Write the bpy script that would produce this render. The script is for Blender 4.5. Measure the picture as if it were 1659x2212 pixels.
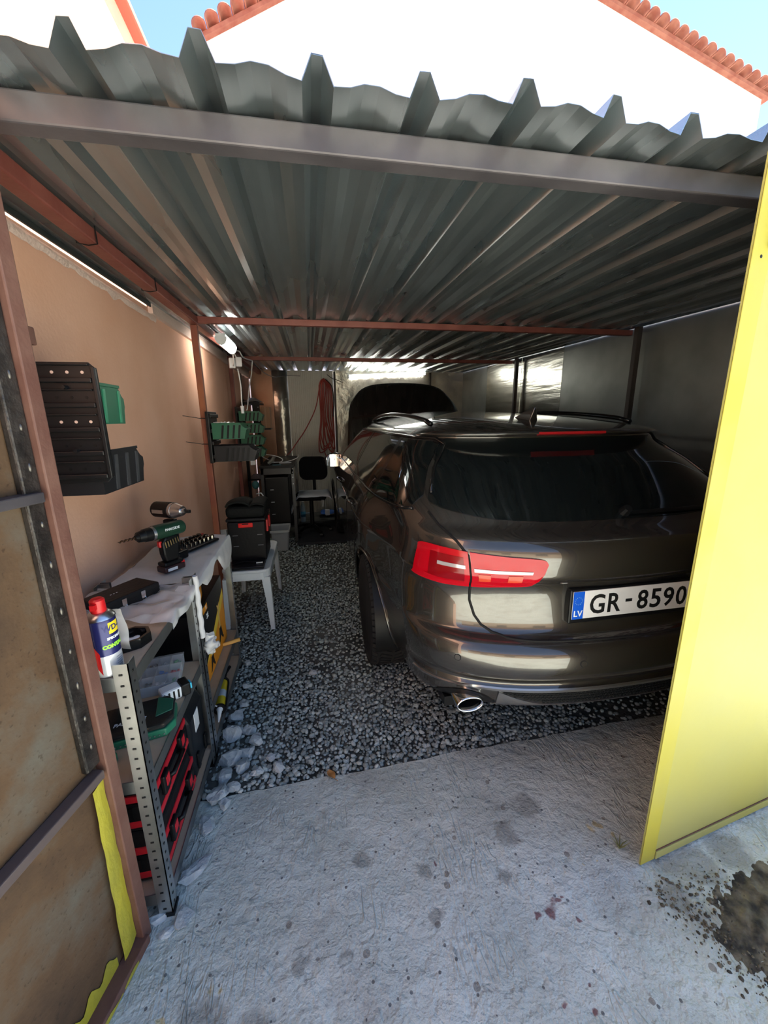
import bpy, bmesh, math, random
import numpy as np
from mathutils import Vector, Matrix
random.seed(7)
rng = np.random.default_rng(7)
SC = bpy.context.scene
for o in list(bpy.data.objects):
    bpy.data.objects.remove(o, do_unlink=True)
C = SC.collection
PI = math.pi

# ------------------------------------------------------------------ camera, sky, sun, exposure
W_PX, H_PX, F_PX, CAM_H = 1659, 2212, 850.0, 1.47
def make_camera():
    d = Vector((668 - W_PX / 2, 905 - H_PX / 2, F_PX)).normalized()      # garage depth axis in camera space (x right, y down, z forward)
    a = 870 - W_PX / 2
    b = -(d.x * a + d.z * F_PX) / d.y
    dn = Vector((a, b, F_PX)).normalized()
    r = dn.cross(d)
    rows = [r, d, -dn]
    right = Vector([v[0] for v in rows]); down = Vector([v[1] for v in rows]); fwd = Vector([v[2] for v in rows])
    cam = bpy.data.cameras.new('camera')
    cam.sensor_fit = 'VERTICAL'; cam.sensor_height = 24.0; cam.lens = F_PX / H_PX * 24.0
    cam.clip_start = 0.02; cam.clip_end = 300
    o = bpy.data.objects.new('camera', cam); C.objects.link(o)
    m = Matrix.Identity(4)
    for i in range(3):
        m[i][0] = right[i]; m[i][1] = -down[i]; m[i][2] = -fwd[i]
    m[0][3], m[1][3], m[2][3] = 0, 0, CAM_H
    o.matrix_world = m
    SC.camera = o
make_camera()
SUN_EL, SUN_AZ = math.radians(60), math.radians(55)        # azimuth from +Y (ahead of the camera) towards +X
w = bpy.data.worlds.new('sky'); SC.world = w; w.use_nodes = True
nt = w.node_tree; nt.nodes.clear()
sky = nt.nodes.new('ShaderNodeTexSky'); sky.sky_type = 'NISHITA'
sky.sun_disc = False; sky.sun_elevation = SUN_EL; sky.sun_rotation = SUN_AZ
sky.altitude = 300; sky.air_density = 1.0; sky.dust_density = 0.0; sky.ozone_density = 1.5
bg = nt.nodes.new('ShaderNodeBackground'); bg.inputs['Strength'].default_value = 0.128
wo = nt.nodes.new('ShaderNodeOutputWorld')
nt.links.new(sky.outputs[0], bg.inputs[0]); nt.links.new(bg.outputs[0], wo.inputs[0])
sl = bpy.data.lights.new('sun', 'SUN'); sl.energy = 14.0; sl.angle = math.radians(0.6); sl.color = (1.0, 0.94, 0.84)
so = bpy.data.objects.new('sun', sl); C.objects.link(so)
sd = Vector((math.sin(SUN_AZ) * math.cos(SUN_EL), math.cos(SUN_AZ) * math.cos(SUN_EL), math.sin(SUN_EL)))
so.rotation_euler = sd.to_track_quat('Z', 'Y').to_euler(); so.location = sd * 30
SC.view_settings.view_transform = 'Standard'; SC.view_settings.look = 'None'
SC.view_settings.exposure = 1.60; SC.view_settings.gamma = 1.0; SC.view_settings.use_curve_mapping = False

# ------------------------------------------------------------------ materials
MATS = {}
def nd(nt, t, **k):
    n = nt.nodes.new(t)
    for a, v in k.items(): setattr(n, a, v)
    return n
def M(name, col=(.5, .5, .5), rough=.5, metal=0.0, coat=0.0, col2=None, scale=8.0, detail=4.0, bump=0.0, bscale=None, spec=.5,
      alpha=1.0, trans=0.0, emit=None, estr=0.0, aniso=None, ior=1.45, lo=.35, hi=.65, rvar=0.0, island=False, bdist=.01):
    if name in MATS: return MATS[name]
    m = bpy.data.materials.new(name); m.use_nodes = True; MATS[name] = m
    nt = m.node_tree; p = nt.nodes['Principled BSDF']
    p.inputs['Base Color'].default_value = (*col, 1); p.inputs['Roughness'].default_value = rough
    p.inputs['Metallic'].default_value = metal; p.inputs['IOR'].default_value = ior
    p.inputs['Coat Weight'].default_value = coat; p.inputs['Coat IOR'].default_value = 1.55; p.inputs['Coat Roughness'].default_value = .03
    p.inputs['Specular IOR Level'].default_value = spec
    p.inputs['Alpha'].default_value = alpha; p.inputs['Transmission Weight'].default_value = trans
    if emit: p.inputs['Emission Color'].default_value = (*emit, 1); p.inputs['Emission Strength'].default_value = estr
    tc = nd(nt, 'ShaderNodeNewGeometry')
    if col2 or bump or rvar:
        mp = nd(nt, 'ShaderNodeMapping'); nt.links.new(tc.outputs['Position'], mp.inputs['Vector'])
        if aniso: mp.inputs['Scale'].default_value = aniso
    if col2:
        if island:
            ramp = nd(nt, 'ShaderNodeValToRGB'); nt.links.new(tc.outputs['Random Per Island'], ramp.inputs[0])
            ramp.color_ramp.elements[0].position = 0; ramp.color_ramp.elements[1].position = 1
        else:
            nz = nd(nt, 'ShaderNodeTexNoise'); nz.inputs['Scale'].default_value = scale; nz.inputs['Detail'].default_value = detail
            nt.links.new(mp.outputs[0], nz.inputs['Vector'])
            ramp = nd(nt, 'ShaderNodeValToRGB'); nt.links.new(nz.outputs['Fac'], ramp.inputs[0])
            ramp.color_ramp.elements[0].position = lo; ramp.color_ramp.elements[1].position = hi
        ramp.color_ramp.elements[0].color = (*col, 1); ramp.color_ramp.elements[1].color = (*col2, 1)
        nt.links.new(ramp.outputs[0], p.inputs['Base Color'])
    if rvar:
        n3 = nd(nt, 'ShaderNodeTexNoise'); n3.inputs['Scale'].default_value = scale * .7; n3.inputs['Detail'].default_value = 3
        nt.links.new(mp.outputs[0], n3.inputs['Vector'])
        mr = nd(nt, 'ShaderNodeMapRange'); mr.inputs[3].default_value = max(.02, rough - rvar); mr.inputs[4].default_value = rough + rvar
        nt.links.new(n3.outputs['Fac'], mr.inputs[0]); nt.links.new(mr.outputs[0], p.inputs['Roughness'])
    if bump:
        n2 = nd(nt, 'ShaderNodeTexNoise'); n2.inputs['Scale'].default_value = bscale or scale * 4; n2.inputs['Detail'].default_value = 5
        nt.links.new(mp.outputs[0], n2.inputs['Vector'])
        b = nd(nt, 'ShaderNodeBump'); b.inputs['Strength'].default_value = bump; b.inputs['Distance'].default_value = bdist
        nt.links.new(n2.outputs['Fac'], b.inputs['Height']); nt.links.new(b.outputs[0], p.inputs['Normal'])
    return m

# ------------------------------------------------------------------ mesh helpers
class MB:
    def __init__(s): s.v = []; s.f = []; s.mi = []; s.cur = 0
    def add(s, vs, fs):
        b = len(s.v); s.v += [tuple(v) for v in vs]
        s.f += [tuple(b + i for i in f) for f in fs]; s.mi += [s.cur] * len(fs); return s
    def box(s, x0, x1, y0, y1, z0, z1, m=None):
        vs = [(x, y, z) for z in (z0, z1) for y in (y0, y1) for x in (x0, x1)]
        if m is not None: vs = [m @ Vector(v) for v in vs]
        return s.add(vs, [(0, 2, 3, 1), (4, 5, 7, 6), (0, 1, 5, 4), (2, 6, 7, 3), (0, 4, 6, 2), (1, 3, 7, 5)])
    def taper(s, x0, x1, y0, y1, z0, z1, k, m=None):
        cx, cy = (x0 + x1) / 2, (y0 + y1) / 2
        vs = []
        for z, q in ((z0, 1), (z1, k)):
            for y in (y0, y1):
                for x in (x0, x1): vs.append((cx + (x - cx) * q, cy + (y - cy) * q, z))
        if m is not None: vs = [m @ Vector(v) for v in vs]
        return s.add(vs, [(0, 2, 3, 1), (4, 5, 7, 6), (0, 1, 5, 4), (2, 6, 7, 3), (0, 4, 6, 2), (1, 3, 7, 5)])
    def cyl(s, p0, p1, r0, r1=None, n=12, cap=True):
        r1 = r0 if r1 is None else r1
        p0, p1 = Vector(p0), Vector(p1); d = (p1 - p0).normalized()
        u = d.orthogonal().normalized(); w_ = d.cross(u)
        vs = []
        for p, r in ((p0, r0), (p1, r1)):
            for i in range(n):
                a = 2 * PI * i / n; vs.append(p + r * (math.cos(a) * u + math.sin(a) * w_))
        fs = [(i, (i + 1) % n, n + (i + 1) % n, n + i) for i in range(n)]
        if cap: fs += [tuple(reversed(range(n))), tuple(range(n, 2 * n))]
        return s.add(vs, fs)
    def tube(s, pts, r, n=6, closed=False):
        pts = [Vector(p) for p in pts]; N = len(pts); vs = []; u = None
        for i, p in enumerate(pts):
            if closed: d = pts[(i + 1) % N] - pts[i - 1]
            else: d = pts[min(i + 1, N - 1)] - pts[max(i - 1, 0)]
            d.normalize()
            if u is None: u = d.orthogonal().normalized()
            else:
                u = u - d * u.dot(d)
                u = u.normalized() if u.length > 1e-6 else d.orthogonal().normalized()
            w_ = d.cross(u); rr = r[i] if isinstance(r, (list, tuple)) else r
            for k in range(n):
                a = 2 * PI * k / n; vs.append(p + rr * (math.cos(a) * u + math.sin(a) * w_))
        fs = []
        for i in range(N if closed else N - 1):
            j = (i + 1) % N
            for k in range(n):
                k2 = (k + 1) % n; fs.append((i * n + k, i * n + k2, j * n + k2, j * n + k))
        if not closed: fs += [tuple(reversed(range(n))), tuple(range((N - 1) * n, N * n))]
        return s.add(vs, fs)
    def lathe(s, prof, c=(0, 0, 0), n=20, m=None):
        vs = []
        for r, z in prof:
            for k in range(n):
                a = 2 * PI * k / n; v = Vector((c[0] + r * math.cos(a), c[1] + r * math.sin(a), c[2] + z))
                vs.append(m @ v if m is not None else v)
        fs = []
        for i in range(len(prof) - 1):
            for k in range(n):
                k2 = (k + 1) % n; fs.append((i * n + k, i * n + k2, (i + 1) * n + k2, (i + 1) * n + k))
        if prof[0][0] > 1e-5: fs.append(tuple(reversed(range(n))))
        if prof[-1][0] > 1e-5: fs.append(tuple(range((len(prof) - 1) * n, len(prof) * n)))
        return s.add(vs, fs)
    def prism(s, poly, z0, z1, m=None):
        n = len(poly); vs = [(x, y, z) for z in (z0, z1) for x, y in poly]
        if m is not None: vs = [m @ Vector(v) for v in vs]
        return s.add(vs, [tuple(reversed(range(n))), tuple(range(n, 2 * n))] + [(i, (i + 1) % n, n + (i + 1) % n, n + i) for i in range(n)])
    def grid(s, fn, nu, nv):
        vs = [fn(i / nu, j / nv) for j in range(nv + 1) for i in range(nu + 1)]
        return s.add(vs, [(j * (nu + 1) + i, j * (nu + 1) + i + 1, (j + 1) * (nu + 1) + i + 1, (j + 1) * (nu + 1) + i) for j in range(nv) for i in range(nu)])
    def sphere(s, c, r, n=10, k=6):
        if not isinstance(r, (tuple, list)): r = (r, r, r)
        prof = [(math.sin(PI * j / k), -math.cos(PI * j / k)) for j in range(k + 1)]
        vs = [(c[0] + r[0] * a * math.cos(2 * PI * i / n), c[1] + r[1] * a * math.sin(2 * PI * i / n), c[2] + r[2] * b) for a, b in prof for i in range(n)]
        return s.add(vs, [(j * n + i, j * n + (i + 1) % n, (j + 1) * n + (i + 1) % n, (j + 1) * n + i) for j in range(k) for i in range(n)])
    def build(s, name, mats, parent=None, smooth=False, loc=None, rot=None, bevel=0.0, seg=2, solid=0.0):
        me = bpy.data.meshes.new(name); me.from_pydata(s.v, [], s.f)
        for m in (mats if isinstance(mats, (list, tuple)) else [mats]): me.materials.append(m)
        if any(s.mi): me.polygons.foreach_set('material_index', s.mi)
        bm = bmesh.new(); bm.from_mesh(me); bmesh.ops.recalc_face_normals(bm, faces=bm.faces)
        bm.to_mesh(me); bm.free()
        if smooth:
            me.polygons.foreach_set('use_smooth', [True] * len(me.polygons))
            if smooth == 2: me.set_sharp_from_angle(angle=math.radians(35))
        o = bpy.data.objects.new(name, me); C.objects.link(o)
        if parent: o.parent = parent
        if loc: o.location = loc
        if rot: o.rotation_euler = rot
        if solid:
            md = o.modifiers.new('solid', 'SOLIDIFY'); md.thickness = solid; md.offset = 0
        if bevel:
            md = o.modifiers.new('bevel', 'BEVEL'); md.width = bevel; md.segments = seg; md.limit_method = 'ANGLE'; md.angle_limit = math.radians(40)
        return o
def tag(o, label=None, cat=None, group=None, kind=None):
    if label: o['label'] = label
    if cat: o['category'] = cat
    if group: o['group'] = group
    if kind: o['kind'] = kind
    return o
def thing(name, label, cat, loc=(0, 0, 0), rotz=0.0, group=None, rot=None):
    o = bpy.data.objects.new(name, None); C.objects.link(o); o.location = loc; o.empty_display_size = .05
    o.rotation_euler = rot if rot else (0, 0, rotz)
    return tag(o, label, cat, group)
def struct(o, label=None): return tag(o, label, None, None, 'structure')
def sroot(name, label, loc=(0, 0, 0), rotz=0.0):
    o = bpy.data.objects.new(name, None); C.objects.link(o); o.location = loc; o.rotation_euler = (0, 0, rotz); o.empty_display_size = .05
    return struct(o, label)
def copy_tree(o, parent=None):
    c = o.copy(); C.objects.link(c)
    if parent is not None: c.parent = parent
    for ch in list(o.children): copy_tree(ch, c)
    return c
def T(x=0, y=0, z=0, rz=0, rx=0, ry=0):
    return Matrix.Translation((x, y, z)) @ Matrix.Rotation(rz, 4, 'Z') @ Matrix.Rotation(ry, 4, 'Y') @ Matrix.Rotation(rx, 4, 'X')
def text(name, s, size, mat, parent, mtx, depth=.0006, align='CENTER', sx=1.0, bold=0.0, shear=0.0):
    cu = bpy.data.curves.new(name, 'FONT'); cu.body = s; cu.size = size; cu.extrude = depth; cu.align_x = align; cu.align_y = 'CENTER'; cu.resolution_u = 3
    cu.offset = bold; cu.shear = shear
    t = bpy.data.objects.new('tmp', cu); C.objects.link(t)
    bpy.context.view_layer.update()
    me = bpy.data.meshes.new_from_object(t.evaluated_get(bpy.context.evaluated_depsgraph_get()))
    bpy.data.objects.remove(t, do_unlink=True); bpy.data.curves.remove(cu)
    me.name = name; me.materials.clear(); me.materials.append(mat)
    o = bpy.data.objects.new(name, me); C.objects.link(o)
    me.transform(mtx @ Matrix.Diagonal((sx, 1, 1, 1)))
    if parent: o.parent = parent
    return o
def pchip(pts):
    xs = [p[0] for p in pts]; ys = [p[1] for p in pts]; n = len(xs)
    h = [xs[i + 1] - xs[i] for i in range(n - 1)]; dl = [(ys[i + 1] - ys[i]) / h[i] for i in range(n - 1)]
    m = [0.0] * n; m[0] = dl[0]; m[-1] = dl[-1]
    for i in range(1, n - 1):
        if dl[i - 1] * dl[i] > 0:
            w1 = 2 * h[i] + h[i - 1]; w2 = h[i] + 2 * h[i - 1]; m[i] = (w1 + w2) / (w1 / dl[i - 1] + w2 / dl[i])
    def f(x):
        x = min(max(x, xs[0]), xs[-1]); i = 0
        while i < n - 2 and x > xs[i + 1]: i += 1
        t = (x - xs[i]) / h[i]
        return ((2 * t**3 - 3 * t**2 + 1) * ys[i] + (t**3 - 2 * t**2 + t) * h[i] * m[i] + (-2 * t**3 + 3 * t**2) * ys[i + 1] + (t**3 - t**2) * h[i] * m[i + 1])
    return f
BLACK = M('black_plastic', (.0055, .0055, .006), .42, spec=.3)
DKPL = M('dark_plastic', (.01, .011, .012), .5, spec=.3)
RUB = M('rubber', (.011, .011, .012), .75)
CHROME = M('chrome', (.75, .76, .78), .12, 1.0)
STEEL = M('steel', (.55, .56, .58), .3, 1.0, bump=.1, bscale=40)
WHITE = M('white_plastic', (.75, .78, .80), .4)
RED = M('red_plastic', (.55, .012, .015), .35)
GREEN = M('green_bin', (.015, .105, .055), .45)
from mathutils import noise as mnoise
# ------------------------------------------------------------------ special materials of the setting
def concrete_mat():
    m = bpy.data.materials.new('concrete'); m.use_nodes = True; nt = m.node_tree; p = nt.nodes['Principled BSDF']; L = nt.links.new
    g = nd(nt, 'ShaderNodeNewGeometry'); pos = g.outputs['Position']
    def noise(sc, det=4, dist=0.0, vec=None):
        n = nd(nt, 'ShaderNodeTexNoise'); n.inputs['Scale'].default_value = sc; n.inputs['Detail'].default_value = det; n.inputs['Distortion'].default_value = dist
        L(vec or pos, n.inputs['Vector']); return n.outputs['Fac']
    def ramp(x, a, b, c0=(0, 0, 0), c1=(1, 1, 1)):
        r = nd(nt, 'ShaderNodeValToRGB'); r.color_ramp.elements[0].position = a; r.color_ramp.elements[1].position = b
        r.color_ramp.elements[0].color = (*c0, 1); r.color_ramp.elements[1].color = (*c1, 1); L(x, r.inputs[0]); return r.outputs[0]
    def mix(f, a, b):
        n = nd(nt, 'ShaderNodeMix', data_type='RGBA')
        if isinstance(f, float): n.inputs[0].default_value = f
        else: L(f, n.inputs[0])
        for i, x in ((6, a), (7, b)):
            if isinstance(x, tuple): n.inputs[i].default_value = (*x, 1)
            else: L(x, n.inputs[i])
        return n.outputs[2]
    def math_(op, a, b=None):
        n = nd(nt, 'ShaderNodeMath', operation=op)
        for i, x in ((0, a), (1, b)):
            if x is None: continue
            if isinstance(x, (int, float)): n.inputs[i].default_value = x
            else: L(x, n.inputs[i])
        return n.outputs[0]
    base = ramp(noise(5, 5), .3, .7, (.465, .515, .465), (.605, .655, .600))
    base = mix(math_('MULTIPLY', ramp(noise(2.1, 3), .52, .72), .6), base, (.27, .255, .225))
    base = mix(math_('MULTIPLY', ramp(noise(60, 2), .60, .70), .45), base, (.20, .20, .19))
    def dots(sc, thr, col, base, keep):
        v = nd(nt, 'ShaderNodeTexVoronoi'); v.inputs['Scale'].default_value = sc; L(pos, v.inputs['Vector'])
        sep = nd(nt, 'ShaderNodeSeparateColor'); L(v.outputs['Color'], sep.inputs[0])
        msk = math_('MULTIPLY', math_('LESS_THAN', math_('ADD', v.outputs['Distance'], math_('MULTIPLY', noise(sc * 3, 2), .12)), thr), math_('LESS_THAN', sep.outputs[0], keep))
        return mix(math_('MULTIPLY', msk, .85), base, col)
    base = dots(34, .21, (.10, .10, .10), base, .30)
    base = dots(14, .20, (.24, .225, .19), base, .22)
    dist = nd(nt, 'ShaderNodeVectorMath', operation='ADD'); L(pos, dist.inputs[0])
    nv = nd(nt, 'ShaderNodeTexNoise'); nv.inputs['Scale'].default_value = 22; nv.inputs['Detail'].default_value = 3; L(pos, nv.inputs['Vector'])
    sc_ = nd(nt, 'ShaderNodeVectorMath', operation='SCALE'); sub = nd(nt, 'ShaderNodeVectorMath', operation='SUBTRACT'); L(nv.outputs['Color'], sub.inputs[0]); sub.inputs[1].default_value = (.5, .5, .5)
    L(sub.outputs[0], sc_.inputs[0]); sc_.inputs['Scale'].default_value = .07; L(sc_.outputs[0], dist.inputs[1])
    def blot(x, y, r, col, base, k=.85):
        d = nd(nt, 'ShaderNodeVectorMath', operation='DISTANCE'); L(dist.outputs[0], d.inputs[0]); d.inputs[1].default_value = (x, y, 0)
        mr = nd(nt, 'ShaderNodeMapRange'); mr.inputs[1].default_value = r; mr.inputs[2].default_value = r * .6; L(d.outputs['Value'], mr.inputs[0])
        return mix(math_('MULTIPLY', mr.outputs[0], k), base, col)
    redp, yel, dk = (.16, .05, .055), (.55, .40, .10), (.13, .115, .08)
    for x, y, r in ((.645, .785, .026), (.675, .80, .018), (.60, .775, .012), (.70, .81, .010), (.57, .60, .010), (.66, .62, .007), (.72, .74, .010), (.60, .66, .007), (.35, .97, .008), (.64, .56, .009), (.56, .69, .006)):
        base = blot(x, y, r, redp, base)
    for x, y, r in ((.93, .975, .022), (.97, .985, .016), (1.0, .945, .014), (.80, .68, .007), (.88, .87, .006), (-.34, .80, .022), (-.30, .79, .014), (.83, .88, .007), (-.45, .75, .014)):
        base = blot(x, y, r, yel, base, .6)
    for x, y, r in ((-.10, .80, .03), (.02, .79, .018), (.10, 1.03, .035), (.30, .95, .03), (.30, .83, .022), (.55, .90, .03), (-.35, .72, .08), (-.22, .68, .07), (.62, 1.02, .05), (.75, 1.1, .06), (1.10, .84, .06), (1.2, .80, .08), (1.35, .82, .08), (1.05, .74, .05)):
        base = blot(x, y, r, (.17, .165, .14), base, .55)
    L(base, p.inputs['Base Color']); p.inputs['Roughness'].default_value = .8
    sw = ramp(noise(9, 3, 2.2), .46, .54)
    mp = nd(nt, 'ShaderNodeMapping'); mp.inputs['Rotation'].default_value = (0, 0, .45); mp.inputs['Scale'].default_value = (22, 5, 10); L(pos, mp.inputs['Vector'])
    streak = ramp(noise(1.6, 3, 1.2, mp.outputs[0]), .50, .56)
    ridge = math_('SUBTRACT', 1.0, math_('MULTIPLY', math_('ABSOLUTE', math_('SUBTRACT', noise(1.1, 3, 1.0, mp.outputs[0]), .5)), 16.0)); ridge = math_('MULTIPLY', math_('MAXIMUM', ridge, 0.0), ramp(noise(3.2, 2), .50, .62))
    hgt = math_('ADD', math_('ADD', math_('MULTIPLY', sw, .10), math_('MULTIPLY', ridge, .30)), math_('ADD', math_('MULTIPLY', noise(26, 8, .4), 1.1), math_('ADD', math_('MULTIPLY', noise(130, 4), .35), math_('MULTIPLY', noise(8, 4, .6), .8))))
    b = nd(nt, 'ShaderNodeBump'); b.inputs['Strength'].default_value = 1.0; b.inputs['Distance'].default_value = .012
    L(hgt, b.inputs['Height']); L(b.outputs[0], p.inputs['Normal'])
    return m
CONC = concrete_mat()
def rust_mat(name, c0, c1, c2, sc=5.0):
    m = bpy.data.materials.new(name); m.use_nodes = True; nt = m.node_tree; p = nt.nodes['Principled BSDF']; L = nt.links.new
    g = nd(nt, 'ShaderNodeNewGeometry')
    n1 = nd(nt, 'ShaderNodeTexNoise'); n1.inputs['Scale'].default_value = sc; n1.inputs['Detail'].default_value = 7; n1.inputs['Roughness'].default_value = .62; L(g.outputs['Position'], n1.inputs['Vector'])
    r = nd(nt, 'ShaderNodeValToRGB'); e = r.color_ramp.elements; e[0].position = .32; e[1].position = .68; e[0].color = (*c0, 1); e[1].color = (*c2, 1)
    k = r.color_ramp.elements.new(.5); k.color = (*c1, 1); L(n1.outputs['Fac'], r.inputs[0])
    n2 = nd(nt, 'ShaderNodeTexNoise'); n2.inputs['Scale'].default_value = 90; n2.inputs['Detail'].default_value = 3; L(g.outputs['Position'], n2.inputs['Vector'])
    r2 = nd(nt, 'ShaderNodeValToRGB'); r2.color_ramp.elements[0].position = .62; r2.color_ramp.elements[1].position = .72; L(n2.outputs['Fac'], r2.inputs[0])
    mx = nd(nt, 'ShaderNodeMix', data_type='RGBA', blend_type='MULTIPLY'); mx.inputs[7].default_value = (.55, .5, .45, 1); L(r2.outputs[0], mx.inputs[0]); L(r.outputs[0], mx.inputs[6]); L(mx.outputs[2], p.inputs['Base Color'])
    p.inputs['Roughness'].default_value = .62; p.inputs['Metallic'].default_value = .15
    b = nd(nt, 'ShaderNodeBump'); b.inputs['Strength'].default_value = .25; b.inputs['Distance'].default_value = .003; L(n2.outputs['Fac'], b.inputs['Height']); L(b.outputs[0], p.inputs['Normal'])
    return m
RUST = rust_mat('rusty_sheet', (.040, .022, .013), (.100, .055, .026), (.120, .108, .085), 3.0)
GALV = M('galvanised_sheet', (.36, .41, .43), .28, .9, col2=(.47, .52, .54), scale=3.0, aniso=(3, .5, 1), bump=.06, bscale=2.2, rvar=.07, bdist=.05)
OXIDE = M('red_oxide_paint', (.17, .045, .034), .5, col2=(.22, .068, .05), scale=9, bump=.1)
POLEM = M('orange_red_paint', (.31, .10, .04), .5, col2=(.23, .065, .04), scale=5, bump=.1)
BEAMM = M('grey_primer_steel', (.062, .055, .060), .38, .3, col2=(.10, .088, .094), scale=6, bump=.1, rvar=.08)
BROWN = M('brown_primer', (.115, .048, .035), .55, col2=(.15, .072, .052), scale=14, bump=.15)
PLASTER = M('salmon_plaster', (.70, .385, .26), .9, col2=(.76, .45, .325), scale=2.5, bump=.25, bscale=70, bdist=.004)
HOUSEW = M('white_render', (.86, .86, .85), .9)
TILE = M('terracotta', (.30, .10, .07), .8, col2=(.40, .17, .12), scale=6)
YELLOW = M('yellow_paint', (.36, .33, .085), .5, spec=.2, col2=(.34, .325, .115), scale=1.8, bump=.05, bscale=20)
YPAINT = M('yellow_brushed_paint', (.42, .36, .03), .45, col2=(.30, .27, .035), scale=12, aniso=(1, 1, .4), bump=.3, bscale=60)
WELD = M('burnt_weld_black', (.02, .018, .017), .35, .5, col2=(.06, .05, .045), scale=18, bump=.4, bscale=60)
SOIL = M('dark_soil', (.06, .062, .055), .95, col2=(.13, .13, .115), scale=6, bump=.6, bscale=60)

# ------------------------------------------------------------------ ground
def hashnoise(x, y, s=1.0):
    return (math.sin(x * 12.9 * s + y * 4.1 * s) + math.sin(x * 5.3 * s - y * 9.7 * s + 1.3) + math.sin(x * 21 * s + 2.1) * .5) / 2.5
def slab_edge(x): return 1.385 + .022 * x + .006 * hashnoise(x, 3, 1.7) + .003 * hashnoise(x, 9, 5)
mb = MB()
xs = [-4, -2.5, -1.2] + [-.9 + .04 * i for i in range(66)] + [1.8, 2.4, 3.5, 5]
ys = [-9, -4, -1, 0, .2, .35] + [.4 + .04 * i for i in range(23)]
def slab_fn(u, v):
    i = round(u * (len(xs) - 1)); j = round(v * len(ys)); x = xs[i]
    y = ys[j] if j < len(ys) else slab_edge(x)
    if j < len(ys) and j > len(ys) - 3: y = min(y, slab_edge(x) - .01 * (len(ys) - j))
    inside = -.9 < x < 1.75 and .3 < y
    return (x, y, (.004 * hashnoise(x * .6, y * .6) if inside else 0) - (.006 if j == len(ys) else 0))
mb.grid(slab_fn, len(xs) - 1, len(ys))
n_top = len(mb.v)
mb.add([(x, slab_edge(x), -.006 + .004 * hashnoise(x * .6, slab_edge(x) * .6) * (-.9 < x < 1.75)) for x in xs] + [(x, slab_edge(x) + .005, -.12) for x in xs],
       [(i, i + 1, len(xs) + i + 1, len(xs) + i) for i in range(len(xs) - 1)])
slab = struct(mb.build('floor', CONC, smooth=2), 'rough grey concrete slab in front of the garage')

gravel = sroot('floor_gravel', 'grey crushed stone bed inside the garage')
mb = MB(); mb.grid(lambda u, v: (-1.2 + 4.4 * u, 1.2 + 5.6 * v, -.026 + .012 * hashnoise(u * 3, v * 4)), 40, 50)
mb.build('soil_bed', SOIL, gravel, smooth=True)
def stone_variant(k):
    bm = bmesh.new(); bmesh.ops.create_icosphere(bm, subdivisions=1, radius=1)
    r = random.Random(k); ax = (1.0, r.uniform(.65, .95), r.uniform(.45, .7))
    for v in bm.verts:
        f = r.uniform(.78, 1.12); v.co = Vector((v.co.x * ax[0] * f, v.co.y * ax[1] * f, v.co.z * ax[2] * f))
    vs = np.array([v.co[:] for v in bm.verts]); fs = np.array([[v.index for v in f.verts] for f in bm.faces]); bm.free()
    return vs, fs
SV = [stone_variant(k) for k in range(8)]
STONE = M('crushed_stone', (.17, .195, .18), .85, col2=(.52, .58, .545), island=True, bump=.3, bscale=90)
def stones_mesh(name, pos, rad, mat, parent):
    vs_all, fs_all, off = [], [], 0
    var = rng.integers(0, len(SV), len(pos))
    for k in range(len(SV)):
        sel = np.where(var == k)[0]
        if not len(sel): continue
        V, F = SV[k]; n = len(sel)
        a = rng.uniform(0, 2 * PI, n); b = rng.normal(0, .35, n)
        ca, sa, cb, sb = np.cos(a), np.sin(a), np.cos(b), np.sin(b)
        R = np.zeros((n, 3, 3)); R[:, 0, 0] = ca; R[:, 0, 1] = -sa * cb; R[:, 0, 2] = sa * sb
        R[:, 1, 0] = sa; R[:, 1, 1] = ca * cb; R[:, 1, 2] = -ca * sb; R[:, 2, 1] = sb; R[:, 2, 2] = cb
        P = np.einsum('nij,vj->nvi', R, V) * rad[sel][:, None, None] + pos[sel][:, None, :]
        vs_all.append(P.reshape(-1, 3)); fs_all.append((F[None] + (np.arange(n) * len(V))[:, None, None] + off).reshape(-1, 3)); off += n * len(V)
    vs = np.concatenate(vs_all); fs = np.concatenate(fs_all)
    me = bpy.data.meshes.new(name); me.vertices.add(len(vs)); me.vertices.foreach_set('co', vs.ravel())
    me.loops.add(fs.size); me.loops.foreach_set('vertex_index', fs.ravel().astype(np.int32))
    me.polygons.add(len(fs)); me.polygons.foreach_set('loop_start', np.arange(0, fs.size, 3, dtype=np.int32)); me.polygons.foreach_set('loop_total', np.full(len(fs), 3, dtype=np.int32))
    me.update(calc_edges=True); me.validate(); me.materials.append(mat)
    o = bpy.data.objects.new(name, me); C.objects.link(o); o.parent = parent; return o
def scatter(x0, x1, y0, y1, sp, r0, r1):
    gx = np.arange(x0, x1, sp); gy = np.arange(y0, y1, sp); X, Y = np.meshgrid(gx, gy)
    X = X.ravel() + rng.uniform(-.5, .5, X.size) * sp; Y = Y.ravel() + rng.uniform(-.5, .5, Y.size) * sp
    r = r0 + (r1 - r0) * rng.uniform(0, 1, X.size) ** 1.8
    return np.stack([X, Y, rng.uniform(-.022, -.008, X.size)], 1), r
A = [scatter(-.52, 1.35, 1.39, 2.1, .0165, .0075, .017), scatter(-.56, .95, 2.1, 3.3, .019, .008, .016), scatter(-.6, .7, 3.3, 5.0, .027, .010, .016), scatter(1.35, 2.45, 1.4, 2.4, .03, .009, .016), scatter(-.8, -.52, 1.4, 5.0, .035, .010, .018)]
pos = np.concatenate([a[0] for a in A]); rad = np.concatenate([a[1] for a in A])
thin = hashv = np.sin(pos[:, 0] * 5.1 + 1.0) * np.sin(pos[:, 1] * 3.3 + pos[:, 0] * 2)
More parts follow.
